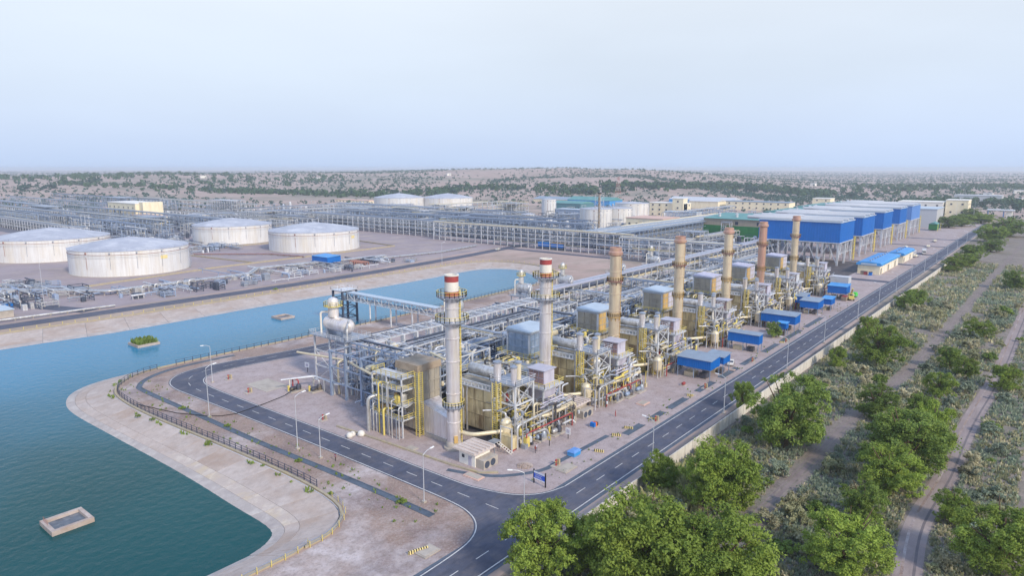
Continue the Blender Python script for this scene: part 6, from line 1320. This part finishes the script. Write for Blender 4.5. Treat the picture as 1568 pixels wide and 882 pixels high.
# ------------------------------------------------------------------ trees, shrubs and ground cover
def crown_mesh(name, seed, n, lobes=11, leaf=.05, squash=.92, m='leaf_bright', ragged=.22):
    """leaf faces spread through overlapping lobes inside a unit crown (radius 1, height 0..2*squash)"""
    rr = random.Random(seed); L_ = []
    for i in range(lobes):
        a = 2*PI*i/lobes + rr.uniform(-.35,.35); rad = rr.uniform(.15,.72); zz = rr.uniform(.24,1.38)*squash
        if i < 2: rad, zz = rr.uniform(0,.2), rr.uniform(1.25,1.45)*squash
        L_.append((rad*math.cos(a), rad*math.sin(a), zz, rr.uniform(.20,.33)))
    for i in range(int(lobes*1.2)):     # smaller outer tufts that break the outline
        a = rr.uniform(0, 2*PI); el = rr.uniform(-.35, 1.2); q = rr.uniform(.72,.92)
        L_.append((q*math.cos(a)*math.cos(el), q*math.sin(a)*math.cos(el), squash*(.9+.85*math.sin(el)), rr.uniform(.09,.2)))
    w = [l[3]**2 for l in L_]; vs = []; fs = []; cl_ = []
    for i in range(max(20, n//55)):      # twig clumps with gaps between them
        l = rr.choices(L_, w)[0]; d = Vector((rr.gauss(0,1), rr.gauss(0,1), rr.gauss(0,1)+.25)).normalized(); k = rr.uniform(.55,1.08)*(1+rr.uniform(-ragged, ragged)*.5)
        cl_.append((Vector(l[:3])+Vector((d.x, d.y, d.z*.88))*(l[3]*k), d, rr.uniform(.045,.10)*(leaf/.027)**.5))
    for i in range(n):
        q, d0, cr_ = rr.choice(cl_); d = Vector((rr.gauss(0,1), rr.gauss(0,1), rr.gauss(0,1))); p = q + Vector((d.x, d.y, d.z*.7))*cr_*.6; d = (d0*.6+d.normalized()*.5+Vector((0,0,.2))).normalized()
        if p.z < .06: continue
        nn = (d + Vector((rr.gauss(0,.6), rr.gauss(0,.6), rr.gauss(0,.6)+.3))).normalized(); a = nn.orthogonal().normalized(); a.rotate(Matrix.Rotation(rr.uniform(0, 2*PI), 3, nn)); b_ = nn.cross(a); s = leaf*rr.uniform(.55,1.3); t_ = s*rr.uniform(.4,.75)
        j = len(vs); vs += [tuple(p-a*s), tuple(p-b_*t_+nn*s*.2), tuple(p+a*s), tuple(p+b_*t_+nn*s*.2)]; fs.append((j, j+1, j+2, j+3))
    me = bpy.data.meshes.new(name); me.from_pydata(vs, [], fs); me.materials.append(M[m]); me.update(); return me
def trunk_mesh(seed):
    rr = random.Random(seed); b = MB(); b.path([(0,0,-.02),(.01,.02,.3),(-.02,.02,.65),(0,0,1.1)], [.075,.055,.045,.02], 8)
    for i in range(7):
        a = i*.9+rr.uniform(-.3,.3); z = rr.uniform(.25,.6); r_ = rr.uniform(.45,.7); b.path([(0,.01,z),(math.cos(a)*r_*.45, math.sin(a)*r_*.45, z+.3),(math.cos(a)*r_, math.sin(a)*r_, z+rr.uniform(.45,.85))], [.035,.022,.008], 6)
    me = b.mesh('trunk'); me.materials.append(M['bark']); return me
CROWNS = [crown_mesh('crown', 11+i, 32000, lobes=26+i, leaf=.027, m=('leaf_bright','leaf_bright','leaf_mid','leaf_mid')[i % 4]) for i in range(4)]
CROWN_B = [crown_mesh('crown', 31+i, 32000, lobes=28+i, leaf=.027, m='leaf_bright') for i in range(2)]
TRUNKS = [trunk_mesh(51+i) for i in range(3)]
def tree(x, y, r_, h, label, k, group='trees', crown=None, z=0, name='tree', cat='tree'):
    rr = random.Random(k*13+5); t = thing(name, label, cat, (x, y, z), rr.uniform(0, 6.28), group)
    c = link('crown', crown or CROWNS[k % 4], t); q_ = 1.0 if k < 8 else .88; c.scale = (r_*rr.uniform(1.05,1.18)*q_, r_*rr.uniform(1.05,1.18)*q_, h/1.86*1.1*q_); c.location = (0, 0, h*.015)
    u = link('trunk', TRUNKS[k % 3], t); u.scale = (r_*.9, r_*.9, h*.72); return t
TR = [(74.3,53.9,5.9,11.8,'bright green tree at the bottom picture edge just right of the junction lamp'),(81.6,50.7,3.8,8.6,'smaller bright green tree joined to the one at the junction lamp'),(80.4,41.3,8.5,15.5,'very large bright green tree at the bottom picture edge'),(85.2,32.8,7.7,13.4,'large green tree at the bottom edge right of the very large one'),(110.7,42.2,7.1,13.4,'tall green tree rising behind the bottom row, beside pale reeds'),(110.1,53.5,3.4,8.0,'small green tree against the road close to the wall'),
 (146.4,42.0,8.2,16.5,'big round green tree standing free beside the boundary wall'),(162.7,57.8,2.8,7.8,'small green tree left of the big round one on the road edge'),(216.5,48.8,3.3,7.8,'small green tree at the wall beyond the big round one'),(229.7,40.5,8.0,14.4,'round green tree at the wall near the first dirt track'),(178.5,30.5,5.5,9.5,'dark green tree beside the first dirt track'),(148.5,19.8,9.3,14.2,'wide olive-green tree left of the sandy track'),(136.3,20.1,6.6,10.4,'yellow-green tree in front of the wide olive one'),(161.7,16.9,5.5,13.1,'green tree at the rear of the wide olive one by the sandy track'),
 (122.3,21.7,4.2,8.3,'mid green tree between the two dirt tracks'),(102.7,19.9,6.7,11.8,'large bright tree at the lower edge left of the sandy track'),(116.9,2.1,7.2,12.2,'large green tree in the lower right corner'),(205.2,21.0,4.3,8.2,'green tree between the tracks farther up'),(420.3,17.0,5.9,11.2,'dark green tree near the right picture edge'),(529.9,44.6,9.3,12.6,'green tree at the far end of the boundary wall'),(271.4,52.0,4.3,7.4,'green tree leaning over the boundary wall in mid distance'),
 (683.4,45.7,13.9,15.8,'wide dark tree beyond the boundary wall end'),(745.1,38.6,17.3,19.2,'very wide dark tree near the gate at picture right'),(181.4,22.0,3.4,8.4,'slim green tree left of the sandy track'),(230.6,17.7,3.8,6.7,'low green tree on the sandy track side'),(289.9,19.8,5.1,7.7,'spreading green tree between the tracks in the distance'),(244.9,77.2,3.1,6.8,'small roadside tree growing among the blue sheds'),(237.7,22.6,4.3,7.8,'bushy green tree between tracks, middle distance'),(224.0,8.1,4.5,7.8,'grey-green tree right of the sandy track'),(131.4,9.6,3.3,6.9,'dark shrubby tree right of the sandy track'),
 (330,50,5,8,'first tree of the clump leaning on the wall opposite the blue-roofed building'),(338,47,6,9,'second tree of the clump leaning on the wall opposite the blue-roofed building'),(470,48,7,10,'tree behind the wall opposite the trucks'),(497,46,8,10,'dark tree behind the wall past the trucks'),(600,40,9,11,'tree along the wall end before the gate'),(820,92,14,13,'dark tree clump right of the white hall'),(850,84,16,14,'wide dark tree on the right of the white hall clump'),(905,72,16,13,'wide dark tree before the gatehouse'),(1010,90,14,13,'tree before the white office building')]
for k, (x, y, r_, h, lb) in enumerate(TR):
    cr_ = None
    if k in (0,1,2,3,4,5,12,15): cr_ = CROWN_B[k % 2]
    tree(x, y, r_, h, lb, k, 'trees beside the main road and tracks', cr_)
# shrubs of the scrubland: individuals
SHR = [crown_mesh('shrub', 61+i, 1500, lobes=7, leaf=.10, squash=.62, m=m_, ragged=.5) for i, m_ in enumerate(('leaf_olive','leaf_grey','leaf_olive','dry_grass','leaf_mid','leaf_grey'))]
rr = random.Random(77); placed = 0
def on_track(x, y):
    y1 = 39.5 if x < 60 else (36 if x < 170 else 31); 
    for tr in (tr1, tr2):
        for a, c in zip(tr, tr[1:]):
            if a.x <= x <= c.x: 
                yy = a.y+(c.y-a.y)*(x-a.x)/max(.1, c.x-a.x)
                if abs(y-yy) < 2.3: return True
    return False
def near_tree(x, y):
    return any((x-q[0])**2+(y-q[1])**2 < (q[2]*.75)**2 for q in TR)
SL = {'leaf_olive':'low olive shrub','leaf_grey':'low grey-green shrub','dry_grass':'dry straw-coloured bush','leaf_mid':'fresh green bush'}
tries = 0
while placed < 290 and tries < 6000:
    tries += 1
    u = rr.random(); x = 70*(360/70)**u; lo = max(-60, -6-(x-70)*.16); y = rr.uniform(lo, 54)
    # keep to what the picture can show: right of the road, inside the view wedge
    if math.degrees(math.atan2(y, x))-39 < -37.6 or on_track(x, y) or near_tree(x, y): continue
    if y > 53 and x < 90: continue
    k = rr.randrange(6); me = SHR[k]; s_ = rr.uniform(.7, 2.1)*(1+x/400)
    o = link('desert_shrub', me, None, (x, y, 0)); o.scale = (s_, s_*rr.uniform(.8,1.2), s_*rr.uniform(.7,1.15)); o.rotation_euler = (0,0,rr.uniform(0,6.28))
    mn = me.materials[0].name
    ya = next((a.y for a in tr1 if a.x >= x), 25); yb = next((a.y for a in tr2 if a.x >= x), 8)
    zone = 'between boundary wall and first dirt track' if y > ya else ('between the two dirt tracks' if y > yb else 'to the right of the sandy track')
    depth = 'at the lower picture edge' if x < 115 else ('in the near scrub' if x < 165 else ('in the middle scrub' if x < 235 else 'in the far scrub'))
    lb = f'{SL[mn]} {zone}, {depth}'; tag(o, lb, 'shrub', lb); placed += 1
def tufts(name, pts, m, label=None, nb=7):
    vs = []; fs = []
    for (x, y, z, s_) in pts:
        for q in range(nb):
            a = rr.uniform(0, PI*2); r0 = rr.uniform(0, s_*.6); px, py = x+math.cos(a)*r0, y+math.sin(a)*r0; w = s_*rr.uniform(.12,.3); h = s_*rr.uniform(.5,1.3); b_ = rr.uniform(0, PI); dx, dy = math.cos(b_)*w, math.sin(b_)*w; lx, ly = rr.uniform(-.5,.5)*s_, rr.uniform(-.5,.5)*s_
            j = len(vs); vs += [(px-dx,py-dy,z-.05),(px+dx,py+dy,z-.05),(px+dx*.5+lx,py+dy*.5+ly,z+h),(px-dx*.9+lx,py-dy*.9+ly,z+h*.85)]; fs.append((j,j+1,j+2,j+3))
    me = bpy.data.meshes.new(name); me.from_pydata(vs, [], fs); me.materials.append(M[m]); me.update(); o = link(name, me); o['kind'] = 'stuff'
    if label: o['label'] = label; o['category'] = 'vegetation'
    return o
P1, P2, P3 = [], [], []
for i in range(60000):
    u = rr.random(); x = 62*(520/62)**u; y = rr.uniform(max(-140, -8-(x-62)*.22), 55.2)
    if math.degrees(math.atan2(y, x))-39 < -38.5 or on_track(x, y): continue
    n_ = mnoise.noise(Vector((x*.09, y*.09, 1.3)))
    if n_ < -.42: continue
    s_ = rr.uniform(.18,.55)*(1+x/260)
    (P1 if n_ > .22 else (P2 if rr.random() < .34 else (P3 if rr.random() < .6 else P1))).append((x, y, 0, s_))
tufts('scrub_cover', P1, 'leaf_grey', 'grey-green scrub covering the ground between the dirt tracks')
tufts('dry_grass_cover', P2, 'dry_grass', 'dry straw-coloured grass covering the scrubland')
tufts('olive_cover', P3, 'leaf_olive', 'olive low scrub covering the scrubland')
# tall pale reeds by the wall
Q = [(rr.uniform(104,128), rr.gauss(50,1.8), 0, rr.uniform(.9,2.4)) for i in range(620)]
tufts('reed_bank', Q, 'reed_pale', 'tall pale dry reeds growing against the wall behind the green trees', nb=8)
# small weeds along lake kerb and verges
Q = []
for p in resample(near_rim[14:46], 1.0):
    if mnoise.noise(Vector((p.x*.3, p.y*.3, 0))) > .12: Q.append((p.x-.9+rr.uniform(-.4,.4), p.y+rr.uniform(-.4,.4), -.1, rr.uniform(.4,.9)))
for i in range(170):
    y = rr.uniform(80, 200); Q.append((rr.uniform(71.5, 80.5), y, 0, rr.uniform(.15,.5)))
for i in range(120): Q.append((rr.uniform(96, 330), rr.uniform(70.5, 76), 0, rr.uniform(.15,.45)))
tufts('weeds', Q, 'leaf_mid', 'green weeds sprouting along the lake kerb and road verges')
for i, (x, y, s_) in enumerate(((66.0,171,.7),(67.2,166,.7),(75.4,168,.9),(76.5,148,.8),(75.6,118,.8),(77.0,88,1.0),(69.0,142,.5),(69.8,122,.45),(71,101,.6),(186,302,1.2))):
    o = link('weed_bush', SHR[4], None, (x, y, -.15)); o.scale = (s_,)*3; tag(o, f'small green weed bush, {ORD[i]} along the lake edge counted from the picture left' if i < 9 else 'small green weed bush on the far lake shore', 'bush', 'lakeside weed bushes')
# mid-distance trees: individuals
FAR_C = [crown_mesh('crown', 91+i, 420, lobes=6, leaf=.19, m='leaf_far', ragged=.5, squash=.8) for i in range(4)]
def az_ok(x, y): return abs((math.degrees(math.atan2(y, x))-39+180) % 360-180) < 38
spots = []
def belt(n, pts, spread, smin, smax, lab):
    P_ = [Vector(p) for p in pts]
    for i in range(n):
        q = rr.random()*(len(P_)-1); k = int(q); p = P_[k].lerp(P_[min(k+1, len(P_)-1)], q-k); d_ = p.normalized(); a = rr.gauss(0, spread); x, y = p.x+d_.x*a+rr.uniform(-6,6), p.y+d_.y*a+rr.uniform(-6,6)
        if az_ok(x, y):
            f_ = q/(len(P_)-1); s_ = rr.uniform(smin, smax); sz = 'tall' if s_ > (smin+smax)/2 else 'smaller'; spots.append((x, y, s_, lab.replace('green tree', sz+' green tree')+(', first third' if f_ < .33 else (', middle third' if f_ < .67 else ', last third'))))
belt(60, [(760,1500),(818,1362),(850,1180),(900,1060),(1000,960)], 24, 8, 13, 'green tree of the belt behind the middle pipe racks')
belt(34, [(1000,960),(1138,1083),(1160,900)], 26, 7, 11, 'green tree of the belt behind the far twin tanks')
belt(90, [(1150,800),(1181,758),(1330,740),(1460,690),(1551,640),(1600,560)], 36, 8, 14, 'green tree of the belt behind the lattice flare stack')
belt(50, [(1478,548),(1530,470),(1500,360),(1460,300)], 40, 8, 13, 'green tree of the belt behind the teal roofs')
belt(46, [(1060,150),(1180,170),(1320,150),(1240,60),(1120,10),(900,20)], 26, 8, 13, 'green tree around the gate at picture right')
belt(20, [(700,1900),(560,1700),(420,1560)], 40, 9, 14, 'green tree of the belt at the far left')
for i, (x, y, s_, lb) in enumerate(spots):
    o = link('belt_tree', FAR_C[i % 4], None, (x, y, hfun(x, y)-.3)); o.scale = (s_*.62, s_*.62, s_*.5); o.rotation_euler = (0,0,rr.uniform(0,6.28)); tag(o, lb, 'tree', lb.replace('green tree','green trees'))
vs = []; fs = []
def mass(name, label, m):
    global vs, fs
    me = bpy.data.meshes.new(name); me.from_pydata(vs, [], fs); me.materials.append(M[m]); me.update(); o = link(name, me); o['kind'] = 'stuff'; o['label'] = label; o['category'] = 'trees'; vs = []; fs = []
# bushes dotted over the plain and hills: a mass nobody could count
vs = []; fs = []
def blob(x, y, z, s_, nq):
    for q in range(nq):
        d = Vector((rr.gauss(0,1), rr.gauss(0,1), rr.gauss(0,.8)+.2)).normalized(); p = Vector((x, y, z+s_*.35)) + Vector((d.x*s_*.5, d.y*s_*.5, d.z*s_*.36))
        nn = (d+Vector((rr.gauss(0,.4), rr.gauss(0,.4), rr.gauss(0,.4)))).normalized(); a = nn.orthogonal().normalized(); b_ = nn.cross(a); s = s_*rr.uniform(.2,.34); j = len(vs)
        vs.extend([tuple(p-a*s), tuple(p-b_*s*.8), tuple(p+a*s), tuple(p+b_*s*.8)]); fs.append((j,j+1,j+2,j+3))
def belt_mass(n, pts, spread, smin, smax):
    P_ = [Vector(p) for p in pts]
    for i in range(n):
        q = rr.random()*(len(P_)-1); k = int(q); p = P_[k].lerp(P_[min(k+1, len(P_)-1)], q-k); d_ = p.normalized(); a = rr.gauss(0, spread); x, y = p.x+d_.x*a+rr.uniform(-14,14), p.y+d_.y*a+rr.uniform(-14,14)
        blob(x, y, hfun(x, y)-.3, rr.uniform(smin, smax), 14)
belt_mass(300, [(560,1800),(700,1600),(780,1420),(818,1362),(850,1180),(900,1060),(1010,980)], 40, 8, 14)
belt_mass(80, [(1000,990),(1120,1060),(1180,930)], 40, 8, 13)
belt_mass(430, [(1150,860),(1200,780),(1330,760),(1460,700),(1560,640),(1640,560),(1560,470),(1520,380)], 55, 8, 15)
belt_mass(420, [(1060,190),(1200,190),(1400,170),(1500,100),(1300,40),(1150,-20),(950,-5),(800,10)], 40, 7, 13)
belt_mass(120, [(760,2300),(900,2200),(1100,1900),(1300,1700)], 120, 8, 15)
belt_mass(100, [(500,2200),(640,2050),(800,1950),(1000,1700)], 90, 9, 15)
belt_mass(500, [(1800,420),(2100,200),(2400,60),(1900,-120),(1500,-160)], 180, 8, 14)
mass('tree_belts', 'thick green tree belts around the far edge of the works', 'leaf_belt')
cnt = 0
while cnt < 19000:
    a = HD + R(rr.uniform(-39, 39)); d_ = 1000*(9000/1000)**(rr.random()**.8); x, y = d_*math.cos(a), d_*math.sin(a); px = -math.degrees(a-HD)
    n_ = mnoise.fractal(Vector((x*.0022, y*.0022, 5)), 1.0, 2.0, 3)
    dens = .45 + .9*n_ + (.35 if px > 20 else 0) + (.3 if d_ > 2600 else 0) + (.25 if px < -22 else 0)
    if rr.random() > dens: continue
    blob(x, y, hfun(x, y)-.3, rr.uniform(2.6, 6.2)*(1+d_/7000), 11 if d_ < 2000 else 7); cnt += 1
# darker thicket along the ridge edge
for i in range(1100):
    px = rr.uniform(-2, 27); a = HD - R(px); d_ = 1900+rr.gauss(0,45)+260*math.sin(px*.22)-12*px; x, y = d_*math.cos(a), d_*math.sin(a); blob(x, y, hfun(x, y)-.5, rr.uniform(4,8), 8)
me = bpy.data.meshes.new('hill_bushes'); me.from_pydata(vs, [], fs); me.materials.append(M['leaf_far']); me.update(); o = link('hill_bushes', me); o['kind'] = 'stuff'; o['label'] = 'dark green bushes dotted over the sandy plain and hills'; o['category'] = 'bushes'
# small far houses on the plain
for i, (x, y) in enumerate(((1900,520),(2300,300),(2100,900),(1500,1450),(1250,1750),(1700,120),(1850,80),(1560,60),(2500,1600),(1000,1950))):
    z = hfun(x, y); t = thing('far_house', f'{["tiny pale house on the ridge slope","tiny pale house on the plain at far right","tiny pale house below the ridge centre","tiny pale house above the middle pipe racks","tiny pale house on the plain at far left centre","tiny pale house beyond the gate","second tiny pale house beyond the gate","tiny pale house close to the gate road","tiny pale house high on the sand hill","tiny pale house among the left belt trees"][i]}', 'house', (x, y, z-1), .3*i, 'far houses')
    MB().box(0,0,0,16,12,7).build('wall', M['pale_wall'], t); MB().box(-.5,-.5,7,16.5,12.5,7.8).build('roof', M['roof_white'], t); MB().box(-.06,3,2,-.003,5,5).build('window', M['glass_dark'], t)
# ------------------------------------------------------------------ haze: real air between the camera and the far hills
hm = bpy.data.materials.new('haze'); hm.use_nodes = True; hn = hm.node_tree; hn.nodes.remove(hn.nodes['Principled BSDF'])
pv = hn.nodes.new('ShaderNodeVolumePrincipled'); pv.inputs['Color'].default_value = (.80,.89,1.0,1); pv.inputs['Density'].default_value = .00015; pv.inputs['Anisotropy'].default_value = .2
hn.links.new(pv.outputs[0], hn.nodes['Material Output'].inputs['Volume'])
M['haze'] = hm
b = MB(); b.box(-16500, -16500, -6, 16500, 16500, 68); o = b.build('haze', hm); o['kind'] = 'stuff'
